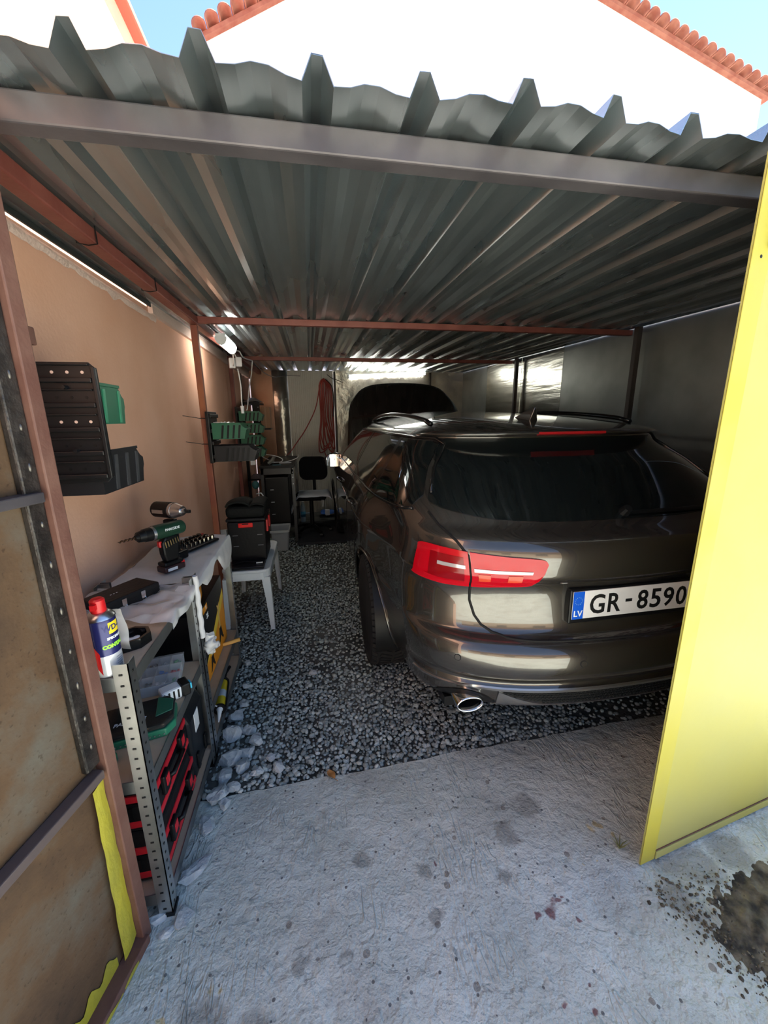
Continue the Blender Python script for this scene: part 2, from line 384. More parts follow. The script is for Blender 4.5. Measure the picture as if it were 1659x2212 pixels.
keep = (pos[:, 1] > np.array([slab_edge(x) + .008 for x in pos[:, 0]])) & ((thin < .5) | (rng.uniform(0, 1, len(pos)) > .35))
pos, rad = pos[keep], rad[keep]
dist_cam = np.hypot(pos[:, 0], pos[:, 1]) / rad
vis = (pos[:, 0] > -.42) & (pos[:, 0] < .85) & (pos[:, 1] < 2.3)
order = np.argsort(np.where(vis, dist_cam, 1e9))[:300]
rest = np.ones(len(pos), bool); rest[order] = False
tag(stones_mesh('small_stones', pos[rest], rad[rest], STONE, gravel), kind='stuff')
SM = []
for k, (V, F) in enumerate(SV):
    for c in range(3):
        me = bpy.data.meshes.new('stone'); me.from_pydata(V.tolist(), [], F.tolist())
        me.materials.append(M('stone_tone_%d' % c, [(.24, .27, .255), (.35, .39, .37), (.46, .51, .485)][c], .85, bump=.3, bscale=90)); SM.append(me)
for i in order:
    o = bpy.data.objects.new('stone', SM[rng.integers(0, len(SM))]); C.objects.link(o); o.parent = gravel
    o.location = (pos[i, 0], pos[i, 1], pos[i, 2] + .004); s = rad[i]; o.scale = (s, s, s)
    o.rotation_euler = (rng.normal(0, .3), rng.normal(0, .3), rng.uniform(0, 6.28))

yard = MB(); yard.grid(lambda u, v: (-30 + 60 * u, -30 + 62 * v, -.13), 4, 4); struct(yard.build('ground', M('yard_ground', (.24, .225, .20), .95, col2=(.30, .285, .25), scale=.5)), 'pale open ground around the garage')
# ------------------------------------------------------------------ roof of corrugated sheets, beams and posts
def roof_z(y): return 2.082 + .0165 * (y - 1.0)
PITCH, RIB0 = .2085, -.159
prof = [(-.034, .0035), (-.030, 0), (-.0105, .044), (.0105, .044), (.030, 0), (.062, .0035), (.089, .0125), (.120, .0125), (.150, .0035)]
prof = prof[1:]
roof = sroot('ceiling', 'corrugated galvanised sheet roof over the garage')
def sheet(k0, k1, y0, y1, dz, name='roof_sheet'):
    mb = MB(); pts = []
    for k in range(k0, k1): pts += [(RIB0 + k * PITCH + a, b) for a, b in prof]
    pts += [(RIB0 + k1 * PITCH + a, b) for a, b in prof[:4]]
    pts = [(x, z) for x, z in pts if -.848 < x < 2.52]
    n = len(pts); Y = [y0 + (y1 - y0) * i / 6 for i in range(7)]
    mb.add([(x, y + (.012 * math.sin(x * 9) if i == 0 else 0), roof_z(y) + z + dz) for i, y in enumerate(Y) for x, z in pts], [(i * n + j, i * n + j + 1, (i + 1) * n + j + 1, (i + 1) * n + j) for i in range(6) for j in range(n - 1)])
    return mb.build(name, GALV, roof, smooth=False, solid=.0012)
for k0, k1, dz in ((-4, 1, 0), (1, 5, .0016), (5, 9, 0), (9, 13, .0016)):
    sheet(k0, k1, .905, 3.05, dz); sheet(k0, k1, 2.85, 6.42, dz + .003)

def bar(name, x0, x1, y0, y1, z0, z1, mat, label, bev=.004):
    return struct(MB().box(x0, x1, y0, y1, z0, z1).build(name, mat, bevel=bev), label)
fb = bar('trim_1', -.95, 2.6, 1.008, 1.054, 2.024, 2.078, BEAMM, 'grey steel beam across the garage entrance')
mbx = MB().tube([(1.245, 1.0, 2.045), (1.26, .985, 2.04), (1.262, .98, 2.06)], .006, 6); mbx.build('bent_hook', CHROME, fb)
MB().box(-.850, -.842, .92, 6.4, -.016, .003).build('sheet_edge_trim', M('edge_trim_dark', (.03, .035, .035), .5), roof, loc=(0, 0, roof_z(1.0) - .0165), rot=(math.atan(.0165), 0, 0))
mbx = MB().box(-.718, -.665, 1.056, 6.4, -.048, 0); sb = mbx.build('trim_2', OXIDE, bevel=.006); struct(sb, 'red oxide side beam under the left roof edge')
sb.location = (0, 0, roof_z(1.0) - .001 - .0165); sb.rotation_euler = (math.atan(.0165), 0, 0)
for k, y in enumerate((1.075, 1.62, 1.72, 2.15)):
    if k in (0, 1, 3):
        z = roof_z(y); w_ = [(-.66, y, z + .002), (-.66, y + .004, z - .050), (-.69, y + .008, z - .054), (-.722, y + .004, z - .050), (-.723, y, z)]
        if k == 0: w_ = [(-.66, y, z), (-.655, y + .004, z - .05), (-.69, y, z - .072), (-.70, y - .01, z - .10), (-.69, y - .03, z - .15), (-.70, y - .035, z - .19)]
        tag(MB().tube(w_, .0022, 5).build('tie_wire', BLACK), ['black tie wire with a loose end hanging off the side beam', 'black wire loop around the middle of the side beam', '', 'black wire loop around the side beam near the cross beam'][k], 'wire', 'wires round the red side beam')
bar('trim_3', -.665, 2.5, 2.88, 2.92, roof_z(2.9) - .040, roof_z(2.9) - .001, OXIDE, 'red cross beam across the middle of the roof')
bar('trim_4', -.84, 2.5, 4.76, 4.80, roof_z(4.78) - .040, roof_z(4.78) - .001, OXIDE, 'second red cross beam nearer the back wall')
bar('trim_5', -.715, -.675, 2.885, 2.925, -.03, roof_z(2.9) - .050, POLEM, 'orange red square post beside the shelving')
bar('trim_6', -.835, -.795, 4.76, 4.80, -.03, roof_z(4.78) - .04, OXIDE, 'dark red square post beside the black desk')
bar('trim_7', 2.43, 2.47, 4.55, 4.59, -.03, roof_z(4.57) - .002, M('dark_post', (.045, .035, .03), .5), 'dark post against the right wall')
bar('trim_8', 2.43, 2.47, 2.75, 2.79, -.03, roof_z(2.77) - .002, MATS['dark_post'], 'dark post nearer the entrance on the right wall')
# ------------------------------------------------------------------ walls
WALLX = -.860
mb = MB(); mb.box(-4.0, WALLX, -.3, 5.70, -.1, 3.55); wl = mb.build('wall_left', PLASTER); struct(wl, 'salmon plastered wall of the neighbouring house')
mb = MB(); mb.box(WALLX - .1, WALLX, 6.32, 6.5, -.1, 2.5); mb.box(WALLX - .1, WALLX, 5.70, 6.32, -.1, 1.72); mb.box(WALLX - .1, WALLX, 5.70, 6.32, 2.30, 2.5)
mb.build('rear_section', PLASTER, wl)
mb = MB(); mb.grid(lambda u, v: (WALLX + .004 + .014 * math.sin(v * PI) * (0.6 + .4 * mnoise.noise(Vector((u * 40, v * 3, 0)))), .95 + u * 1.75, 2.045 + (v - .5) * (.035 + .05 * mnoise.noise(Vector((u * 22, 5, 1))) * (1 - v))), 70, 5)
mb.build('rough_plaster_edge', M('rough_plaster', (.68, .52, .45), .95, bump=.8, bscale=60), wl, smooth=True)
MB().box(WALLX - .01, -.836, 2.62, 6.4, 2.06, 2.26).build('gap_sun_block', MATS['rough_plaster'], wl)  # added strip closing the roof gap, so the sunlit line on the wall ends
rv = M('eave_red', (.45, .07, .04), .7)
eave = MB(); eave.box(-4.6, -.80, -.5, 5.75, 3.55, 3.595); eave.build('eave_board', rv, wl, bevel=.008)
wi = sroot('window_1', 'small bright opening high in the back left corner')
mbf = MB()
for a in ((5.68, 5.71, 1.70, 2.32), (6.31, 6.34, 1.70, 2.32)): mbf.box(WALLX - .05, WALLX + .012, a[0], a[1], a[2], a[3])
for z in (1.70, 2.29): mbf.box(WALLX - .05, WALLX + .012, 5.68, 6.34, z, z + .03)
mbf.box(WALLX - .04, WALLX + .005, 6.0, 6.02, 1.73, 2.29)
mbf.build('window_frame', M('window_frame_dark', (.05, .035, .03), .5), wi)
MB().box(WALLX - .03, WALLX - .026, 5.71, 6.31, 1.73, 2.29).build('pane', M('pane_glass', (.9, .9, .9), .05, trans=1.0, ior=1.02), wi)
wb = sroot('wall_back', 'patchwork of metal and board panels closing the back of the garage')
YB = 6.42
INSUL = M('insulation_foil', (.36, .34, .30), .28, .85, col2=(.48, .46, .40), scale=5, bump=.35, bscale=9, bdist=.04)
MB().box(-.84, -.42, YB, YB + .03, -.1, 2.2).build('board_panel', M('orange_board', (.44, .24, .14), .35, col2=(.50, .30, .19), scale=4), wb)
mb = MB(); mb.grid(lambda u, v: (-.52 + .24 * u, YB - .02 - .05 * math.sin(u * PI), -.05 + 2.23 * v), 14, 4); mb.build('foil_panel', INSUL, wb, smooth=True, solid=.002)
mb = MB(); pts = []
for i in range(24):
    x = -.29 + i * .0285
    pts += [(x, 0), (x + .010, .0), (x + .014, .006), (x + .0245, .006)]
n = len(pts)
mb.add([(x, YB - .035 - z, zz) for zz in (-.02, 2.18) for x, z in pts], [(j, j + 1, n + j + 1, n + j) for j in range(n - 1)])
mb.build('ribbed_white_panel', M('cream_panel', (.60, .60, .54), .4), wb, solid=.002)
MB().box(.395, 1.42, YB, YB + .03, -.1, 2.2).build('foil_panel', INSUL, wb)
MB().box(1.425, 2.54, YB + .004, YB + .03, -.1, 2.2).build('foil_panel', INSUL, wb)
for x in (.40, 1.93): MB().box(x, x + .03, YB - .03, YB - .002, -.1, 2.17).build('batten', MATS['dark_post'], wb)
wr = sroot('wall_right', 'dull metal sheet wall along the right of the garage')
WALLM = M('dull_metal_sheet', (.20, .21, .20), .38, .7, col2=(.27, .28, .265), scale=3, bump=.15, bscale=6, rvar=.08)
for k, (y0, y1) in enumerate(((.95, 1.9), (1.905, 2.85), (2.855, 3.75), (3.755, 4.55), (4.56, 5.5), (5.505, 6.45))):
    m_ = M('brushed_foil', (.50, .50, .44), .22, 1.0, col2=(.62, .62, .56), scale=3, aniso=(1, 1, 9), bump=.12, bscale=2, bdist=.03) if k in (3, 4) else WALLM
    MB().box(2.51, 2.53, y0, y1, -.1, 2.2).build('wall_sheet', m_, wr)
# ------------------------------------------------------------------ door leaves
d1 = sroot('door_1', 'rusty left door leaf swung open towards the street', (-.57, .925, 0), math.atan2(-.967, -.255))
# local: +x along the leaf towards the camera, +y = inner face side (towards +X world)
MB().box(-.04, 1.15, -.012, -.009, .02, 2.02).build('steel_sheet', RUST, d1)
MB().box(-.042, -.010, -.014, .022, .0, 2.05).build('hinge_stile', BROWN, d1, bevel=.003)
MB().box(-.0095, .030, -.0088, .008, .64, 2.02).build('weld_strip', WELD, d1, bevel=.004)
for z, h in ((1.318, .022), (.615, .024)): 
    MB().box(.0, 1.14, -.009, .022, z - h / 2, z + h / 2).build('rail', BEAMM if z > 1 else M('dark_rail', (.12, .09, .085), .4, .3), d1, bevel=.003)
MB().box(-.02, 1.14, -.009, .034, .0, .028).build('bottom_rail', BROWN, d1, bevel=.003)
for z in (.70, .78, .87, .96, 1.06, 1.17, 1.26, 1.38, 1.46, 1.56, 1.66, 1.78):
    MB().sphere((.006, .008, z), (.004, .003, .007 + .005 * random.random())).build('weld_bead', M('weld_bead', (.12, .11, .10), .35, .8), d1, smooth=True)
mb = MB(); mb.grid(lambda u, v: (-.009 + (.050 - .016 * v) * u + .0012 * math.sin(v * 23 + u * 3), .0075 - .003 * (2 * u - 1) ** 2 + .0006 * math.sin(v * 40), .045 + .555 * v - .02 * u), 6, 30); mb.build('yellow_paint_strip', YPAINT, d1, smooth=True)
mb = MB(); mb.grid(lambda u, v: (.03 + .35 * u, .0345 + .0006 * math.sin(u * 30), .004 + .010 * v + .006 * math.sin(u * 25) * v), 24, 3); mb.build('yellow_paint_smear', YPAINT, d1, smooth=True)
mb = MB(); mb.grid(lambda u, v: (.05 + .16 * u, -.006, .028 + (.03 + .03 * math.sin(u * 9) ** 2) * v), 16, 3); mb.build('yellow_paint_smear', YPAINT, d1, smooth=True)
d2 = sroot('door_2', 'yellow right door leaf standing ajar', (1.005, .835, 0), math.atan2(.139, .99))
MB().box(0, 1.55, 0, .004, .012, 2.046).build('steel_sheet', YELLOW, d2)
MB().box(0, .062, -.003, -.0005, .012, 2.046).build('edge_strip', M('yellow_strip', (.385, .34, .05), .5, spec=.2, col2=(.36, .325, .075), scale=5), d2, bevel=.0015)
MB().box(.05, .085, .0045, .03, .012, 2.036).build('edge_stile', BROWN, d2)
MB().box(.064, 1.5, -.006, -.0005, .012, .042).build('bottom_strip', YELLOW, d2, bevel=.002)
MB().box(.066, 1.5, -.0025, -.0004, .043, .047).build('rust_seam', BROWN, d2)
mbl = MB(); mbl.box(.062, .12, -.03, -.004, 1.86, 1.95); mbl.tube([(.05, -.006, 1.845), (.06, -.03, 1.84), (.10, -.034, 1.842), (.13, -.03, 1.842)], .008, 6); lt = mbl.build('latch', YELLOW, d2, bevel=.003)
MB().cyl((.07, -.004, 1.862), (.07, -.02, 1.862), .011, n=10).build('bolt', STEEL, lt)
for p in ((.03, 1.82), (.058, 1.895)): MB().cyl((p[0], -.0032, p[1]), (p[0], -.0036, p[1]), .004, n=8).build('hole', BLACK, d2)
# ------------------------------------------------------------------ dirt heap on the slab, crack
mb = MB()
def dirt(u, v):
    x = .95 + .80 * u; y = .20 + .60 * v
    e = min(1, max(0, (x - (.985 + .11 * (1 - v) + .03 * math.sin(v * 14))) * 4)) * min(1, max(0, (y - .1) * 8)) * min(1, max(0, (.80 - .03 * math.sin(u * 7) - y) * 4)) 
    h = e * (.019 + .011 * hashnoise(x * 3, y * 3, 1.3) + .007 * hashnoise(x * 8, y * 8, 2) + .004 * hashnoise(y * 20, x * 22, 2))
    return (x, y, -.0045 + max(0, h) * 1.35 + .002 * mnoise.noise(Vector((x * 40, y * 40, 0))))
mb.grid(dirt, 90, 70)
dm = M('mossy_dirt', (.030, .028, .022), .95, col2=(.21, .18, .12), scale=14, detail=8, bump=.9, bscale=55, lo=.40, hi=.62)
dh = tag(mb.build('dirt_heap', dm, smooth=True), 'dark mossy dirt on the slab in front of the yellow door', 'dirt', kind='stuff')
n_ = 900; t_ = rng.uniform(0, 1, n_); cx_ = 1.02 + .16 * (1 - t_) ** 1.3 + rng.normal(0, .035, n_) + .25 * rng.uniform(0, 1, n_) ** 2; cy_ = .30 + .49 * t_ + rng.normal(0, .015, n_)
cp_ = np.stack([cx_, np.minimum(cy_, .80), np.full(n_, .002)], 1)
tag(stones_mesh('dirt_crumbs', cp_, .002 + .006 * rng.uniform(0, 1, n_) ** 3, M('dirt_crumb', (.035, .032, .024), .95, col2=(.17, .145, .10), island=True), dh), kind='stuff')
# ------------------------------------------------------------------ houses
wh = thing('white_house', 'white gabled house with red roof tiles rising behind the garage roof', 'building', (0, 8.5, 0))
k = 8.5 / 13.0
def gz(z): return CAM_H + (z - CAM_H) * k
EL, ER, AP = (-2.058 * k, gz(10.756)), (14.955 * k, gz(11.374)), (4.34 * k, gz(14.25))
mb = MB(); m_ = Matrix.Rotation(PI / 2, 4, 'X')
poly = [(EL[0], 0), (ER[0], 0), ER, AP, EL]
mb.add([(x, 0, z) for x, z in poly] + [(x, 7, z) for x, z in poly], [(0, 1, 2, 3, 4), (9, 8, 7, 6, 5)] + [(i, (i + 1) % 5, 5 + (i + 1) % 5, 5 + i) for i in range(5)])
mb.build('gable_wall', HOUSEW, wh)
for (A0, A1) in ((EL, AP), (AP, ER)):
    mbr = MB(); dx, dz = A1[0] - A0[0], A1[1] - A0[1]; ln = math.hypot(dx, dz)
    nx, nz = -dz / ln, dx / ln
    ext = .12
    P0 = (A0[0] - (dx / ln * ext if A0 is EL else 0), A0[1] - (dz / ln * ext if A0 is EL else 0)); P1 = (A1[0] + (dx / ln * ext if A1 is ER else 0), A1[1] + (dz / ln * ext if A1 is ER else 0))
    mbr.add([(P0[0], -.10, P0[1]), (P1[0], -.10, P1[1]), (P1[0], 7.1, P1[1]), (P0[0], 7.1, P0[1]), (P0[0] + nx * .06, -.10, P0[1] + nz * .06), (P1[0] + nx * .06, -.10, P1[1] + nz * .06), (P1[0] + nx * .06, 7.1, P1[1] + nz * .06), (P0[0] + nx * .06, 7.1, P0[1] + nz * .06)],
            [(0, 1, 2, 3), (4, 7, 6, 5), (0, 4, 5, 1), (1, 5, 6, 2), (2, 6, 7, 3), (3, 7, 4, 0)])
    rf = mbr.build('roof_slope', TILE, wh)
    sp = .235; tm = None
    for i in range(int((ln + ext) / sp)):
        s_ = i * sp + .1; bx, bz = P0[0] + dx / ln * s_ + nx * .07, P0[1] + dz / ln * s_ + nz * .07
        if tm is None:
            mt = MB(); mt.grid(lambda u, v: (.10 * math.cos(PI * (1 - u)), -.22 + 7.2 * v, .105 * math.sin(PI * u)), 8, 1)
            ob = mt.build('roof_tile', TILE, rf, smooth=True, solid=.025); tm = ob.data; first = True
        else:
            ob = bpy.data.objects.new('roof_tile', tm); C.objects.link(ob); ob.parent = rf
            md = ob.modifiers.new('solid', 'SOLIDIFY'); md.thickness = .025; md.offset = 0
        ob.location = (bx, 0, bz); ob.rotation_euler = (0, -math.atan2(dz, dx), 0)
# house across the yard behind the camera: seen only in reflections
th = thing('street_house', 'tan sunlit house across the yard mirrored in the car bumper', 'building', (0, -9.5, 0))
TAN = M('tan_render', (.42, .31, .21), .9, col2=(.48, .36, .26), scale=2)
MB().box(-7, 6.5, -6, 0, 0, 3.6).build('wall', TAN, th)
MB().box(-7.4, 6.9, -6.4, .5, 3.6, 3.85).build('roof', TILE, th)
for x in (-4.5, -1.2, 2.4):
    f_ = MB().box(x, x + 1.1, -.03, .02, 1.0, 2.3).build('window', M('shutter_brown', (.10, .06, .04), .5), th)
    MB().box(x + .08, x + 1.02, .021, .028, 1.08, 2.22).build('pane', M('dark_pane', (.03, .04, .05), .05), f_)
# ------------------------------------------------------------------ the estate car
PAINT = M('brown_grey_metallic', (.080, .071, .062), .27, .75, coat=1.0)
GLASS = M('dark_tinted_glass', (.006, .008, .008), .04, 0, spec=.5, coat=.3)
GLOSSB = M('gloss_black_trim', (.008, .008, .008), .12)
SEAM = M('panel_gap', (.004, .004, .004), .8)
SATIN = M('satin_silver', (.36, .35, .34), .3, .9)
car = thing('estate_car', 'brown grey estate car parked nose in with its bonnet raised', 'car', (1.19, 1.12, 0))
yr_f = pchip([(.20, .22), (.30, .14), (.345, .085), (.375, .055), (.42, .045), (.445, .030), (.452, .022), (.470, .036), (.485, .034), (.505, .012), (.55, .0), (.60, .004), (.632, .022), (.648, .050), (.66, .082), (.70, .098), (.80, .106), (.862, .092), (.885, .074), (.95, .070), (.995, .080), (1.025, .105), (1.048, .150), (1.06, .178), (1.12, .25), (1.25, .42), (1.378, .592), (1.386, .575), (1.392, .535), (1.402, .540), (1.412, .585), (1.43, .70), (1.455, .93), (1.48, 1.26), (1.505, 1.75), (1.525, 2.42)])
hw_f = pchip([(.20, .80), (.27, .875), (.36, .905), (.55, .925), (.72, .932), (.86, .932), (.90, .925), (.96, .905), (1.02, .880), (1.05, .865), (1.12, .835), (1.25, .765), (1.36, .695), (1.39, .665), (1.405, .642), (1.43, .585), (1.46, .48), (1.49, .345), (1.512, .21), (1.525, .04)])
L_f = pchip([(.20, .40), (.5, .42), (.95, .42), (1.10, .42), (1.38, .42), (1.41, .40), (1.48, .25), (1.525, .02)])
TC_f = pchip([(.20, .88), (.5, .890), (.90, .895), (1.0, .915), (1.10, .97), (1.40, .99), (1.43, 1.0), (1.525, 1.0)])
yf_f = pchip([(.20, 4.75), (.35, 4.90), (.55, 4.93), (.68, 4.90), (.78, 4.78), (.83, 4.55), (.90, 4.2), (.97, 3.95), (1.00, 3.82), (1.10, 3.62), (1.25, 3.32), (1.38, 3.02), (1.41, 2.95), (1.45, 2.86), (1.48, 2.76), (1.505, 2.64), (1.525, 2.46)])
N_f = pchip([(.2, 2.4), (.9, 2.4), (1.0, 2.6), (1.1, 3.0), (1.525, 3.0)])
def Lf(z): return min(L_f(z), (yf_f(z) - yr_f(z)) * .45)
def rear_y(x, z):
    n_ = N_f(z); t = min(abs(x) / (hw_f(z) * TC_f(z)), .9999); return yr_f(z) + Lf(z) * (1 - (1 - t**n_) ** (1 / n_))
def side_x(y, z):
    a, b, L = yr_f(z), yf_f(z), Lf(z); h = hw_f(z); NS = N_f(z); tc = TC_f(z)
    if y < a + L: return h * tc * max(0, 1 - max(0, (a + L - y) / L) ** NS) ** (1 / NS) if y > a else 0
    Lb = L * 1.1
    if y > b - Lb: return h * max(0, 1 - min(1, (y - b + Lb) / Lb) ** NS) ** (1 / NS)
    e = max(1.3, a + L + .5); t = min(1, (y - a - L) / (e - a - L)); t = t * t * (3 - 2 * t)
    return h * (tc + (1 - tc) * t)
def rear_pt(x, z, off=.004):
    e = 1e-3; y = rear_y(x, z)
    yx = (rear_y(x + e, z) - rear_y(x - e, z)) / (2 * e); yz = (rear_y(x, z + e) - rear_y(x, z - e)) / (2 * e)
    n = Vector((yx, -1, yz)).normalized(); return Vector((x, y, z)) + n * off
def side_pt(y, z, off=.004, s=-1):
    e = 1e-3; X = side_x(y, z); Xy = (side_x(y + e, z) - side_x(y - e, z)) / (2 * e); Xz = (side_x(y, z + e) - side_x(y, z - e)) / (2 * e)
    n = Vector((1, -Xy, -Xz)).normalized(); p = Vector((X, y, z)) + n * off; return Vector((s * p.x, p.y, p.z))
def skinned(fn, nu, nv, name, mat, parent, off=.004, back=-.003, smooth=True):
    # fn(u, v, off) -> point; a front face at +off with a rim going back into the body
    mb = MB(); mb.grid(lambda u, v: fn(u, v, off), nu, nv)
    rim = [(i / nu, 0) for i in range(nu)] + [(1, j / nv) for j in range(nv)] + [(1 - i / nu, 1) for i in range(nu)] + [(0, 1 - j / nv) for j in range(nv)]
    n = len(rim)
    mb.add([fn(u, v, off) for u, v in rim] + [fn(u, v, back) for u, v in rim], [(i, (i + 1) % n, n + (i + 1) % n, n + i) for i in range(n)])
    return mb.build(name, mat, parent, smooth=2 if smooth else False)
# body shell -----------------------------------------------------------------
zs = [.20, .23, .27, .30, .32, .345, .36, .375, .39, .41, .43, .442, .448, .452, .458, .465, .472, .48, .487, .495, .505, .52, .54, .56, .58, .60, .615, .628, .636, .642, .648, .654, .66, .668, .68, .70, .73, .76, .79, .82, .845, .862, .87, .878, .885, .90, .925, .95, .97, .985, .997, 1.008, 1.018, 1.027, 1.036, 1.044, 1.052, 1.06, 1.075, 1.10, 1.13, 1.17, 1.21, 1.25, 1.29, 1.33, 1.36, 1.374, 1.380, 1.385, 1.389, 1.392, 1.397, 1.403, 1.41, 1.418, 1.426, 1.435, 1.445, 1.455, 1.465, 1.475, 1.485, 1.494, 1.502, 1.509, 1.515, 1.519, 1.522, 1.5245]
def outline(z):
    pts = []; a, b, L, h = yr_f(z), yf_f(z), Lf(z), hw_f(z); Lb = L * 1.1; NQ = 26; NS = N_f(z)
    for i in range(NQ):                       # rear corner, denser where it turns
        ph = (i / NQ) ** .9 * PI / 2
        pts.append((h * TC_f(z) * math.sin(ph) ** (2 / NS), a + L * (1 - math.cos(ph) ** (2 / NS))))
    NY = 96
    for i in range(NY): yy_ = a + L + (b - Lb - a - L) * i / NY; pts.append((side_x(yy_, z), yy_))
    for i in range(17):
        ph = (1 - i / 16) * PI / 2; pts.append((h * math.sin(ph) ** (2 / NS), b - Lb + Lb * math.cos(ph) ** (2 / NS)))
    return pts
rows = [outline(z) for z in zs]
half = len(rows[0]); vid = {}; verts = []; faces = []
for j, z in enumerate(zs):
    full = [(-x, y) for x, y in rows[j]] + [(x, y) for x, y in reversed(rows[j][1:-1])]
    nfull = len(full)
    for x, y in full:
        for wy in (1.10, 4.01):                # snap the wheel arch edges to a circle
            if abs(x) > .70 and z < .76:
                d = math.hypot(y - wy, z - .335)
                if .345 < d < .395: y, zz = wy + (y - wy) * .37 / d, .335 + (z - .335) * .37 / d; break
        else: zz = z
        verts.append((x, y, zz))
for j in range(len(zs) - 1):
    for i in range(nfull):
        q = (j * nfull + i, j * nfull + (i + 1) % nfull, (j + 1) * nfull + (i + 1) % nfull, (j + 1) * nfull + i)
        c = [sum(verts[k][a] for k in q) / 4 for a in range(3)]
        if abs(c[0]) > .70 and any(math.hypot(c[1] - wy, c[2] - .335) < .366 for wy in (1.10, 4.01)): continue
        if c[1] < 1.0 and c[2] < .335: continue
        faces.append(q)
faces.append(tuple(range((len(zs) - 1) * nfull, len(zs) * nfull)))
mb = MB(); mb.add(verts, faces); body = mb.build('body', PAINT, car, smooth=True)
MB().box(-.68, .68, 1.45, 4.7, .19, .22).build('underbody', BLACK, car); MB().box(-.70, .70, .22, 1.46, .30, .345).build('boot_floor', BLACK, car)
# glazing --------------------------------------------------------------------
def rear_glass(u, v, off):
    zb = 1.072 + .045 * abs(2 * u - 1) ** 4; zt = 1.372
    z = zb + (zt - zb) * v
    k = 1 - .055 * max(0, (abs(v - .5) * 2)) ** 14 - .02 * (1 - v) ** 20
    x = (2 * u - 1) * (.742 - .158 * v) * k
    return rear_pt(x, z, off)
rw = skinned(rear_glass, 40, 20, 'rear_window', GLASS, car, .003)
skinned(lambda u, v, off: rear_pt(-.17 + .34 * u, 1.389 + .010 * v, off), 16, 3, 'high_brake_light', M('red_lens_dark', (.30, .01, .012), .2), car, .004)
wz = [rear_pt(x, 1.085, .012) for x in (.05, .15, .3, .45)]
w_ = MB(); w_.tube(wz, .009, 6); w_.cyl(rear_pt(.03, 1.09, 0), rear_pt(.03, 1.09, .035), .022, .016, 10); w_.build('rear_wiper', BLACK, car, smooth=2)
def dlo(y0, y1, off_):
    def f(u, v, off):
        y = y0 + (y1 - y0) * u
        zb = 1.062 + .055 * max(0, (1.0 - y) / .6) ** 1.6
        zt = min(1.362, 1.135 + (y - .42) * .80) if y < 1.2 else 1.362
        zt = min(zt, 1.085 + (3.46 - y) * .40) - .012 * max(0, 1 - (y - .42) / .5)
        if y > 2.8: zt = min(zt, 1.362 - (y - 2.8) * .45)
        return side_pt(y, zb + (max(zt, zb + .005) - zb) * v, off, off_)
    return f
for s in (-1, 1):
    for nm, y0, y1 in (('quarter_window', .455, 1.03), ('rear_door_window', 1.09, 1.95), ('front_door_window', 2.04, 3.22)):
        skinned(dlo(y0, y1, s), 26, 10, nm, GLASS, car, .003)
    # black surround and bright belt line
    def frame(z_of, r, nm, mat, y0=.44, y1=3.3, off=.004):
        MB().tube([side_pt(y0 + (y1 - y0) * i / 50, z_of(y0 + (y1 - y0) * i / 50), off, s) for i in range(51)], r, 5).build(nm, mat, car, smooth=True)
    frame(lambda y: 1.052 + .055 * max(0, (1.0 - y) / .6) ** 1.6, .008, 'belt_trim', GLOSSB)
    frame(lambda y: min(1.372, 1.145 + (y - .42) * .80) if y < 1.2 else (1.372 if y < 2.8 else 1.372 - (y - 2.8) * .45), .008, 'window_trim', GLOSSB)
    for yp in (1.06, 1.995): skinned(lambda u, v, off: side_pt(yp - .03 + .06 * u, 1.055 + .31 * v, off, s), 3, 10, 'pillar_trim', GLOSSB, car, .0035)
    # shoulder line, door handles, door gaps
    for yh in (1.50, 2.55):
        h = MB().tube([side_pt(yh + .20 * i / 8, .905, .006 + .028 * math.sin(PI * i / 8) ** .5, s) for i in range(9)], .010, 6).build('door_handle', PAINT, car, smooth=True)
    for yg, z0, z1 in ((1.97, .36, 1.05), (3.18, .36, 1.02)):
        MB().tube([side_pt(yg, z0 + (z1 - z0) * i / 12, .0008, s) for i in range(13)], .0025, 4).build('door_gap', SEAM, car)
    MB().tube([side_pt(1.10 + .46 * math.sin(a), .335 + .46 * math.cos(a), .0008, s) for a in [PI * .02 + i * PI * .5 / 10 for i in range(11)]] + [side_pt(1.50, .80 - 0 * i, .0008, s) for i in range(1)], .0022, 4).build('door_gap', SEAM, car)
    MB().tube([side_pt(.95 + 3.2 * i / 40, .872 + .012 * i / 40, .0015, s) for i in range(41)], .0028, 4).build('shoulder_line', PAINT, car, smooth=True)
    rl = MB(); pr = [(.86 + 1.95 * i / 24, 1.425 + .040 * math.sin(PI * (i / 24)) ** .5 + .018 * math.sin(PI * i / 24)) for i in range(25)]
    rl.tube([(s * (.60 - .02 * abs(y - 1.8)), y, z + .012) for y, z in pr], .0135, 6); rl.build('roof_rail', GLOSSB, car, smooth=True)
    # mirror
    mi = MB(); mi.sphere((s * .945, 3.17, 1.040), (.115, .075, .078), 14, 8); mi.cyl((s * .875, 3.17, 1.02), (s * .90, 3.17, 1.03), .03, .03, 8); mi = mi.build('wing_mirror', PAINT, car, smooth=True)
    gl = MB(); gl.grid(lambda u, v: (s * (.845 + .20 * u), 3.105 - .012 * math.sin(PI * u), 1.040 + (v - .5) * .130 * (1 - .35 * abs(2 * u - 1) ** 3)), 10, 6); gl.build('mirror_glass', M('mirror_silver', (.9, .92, .93), .02, 1.0), mi, smooth=True)
    MB().sphere((s * .945, 3.135, 1.040), (.112, .03, .072), 14, 8).build('mirror_housing', GLOSSB, mi, smooth=True)
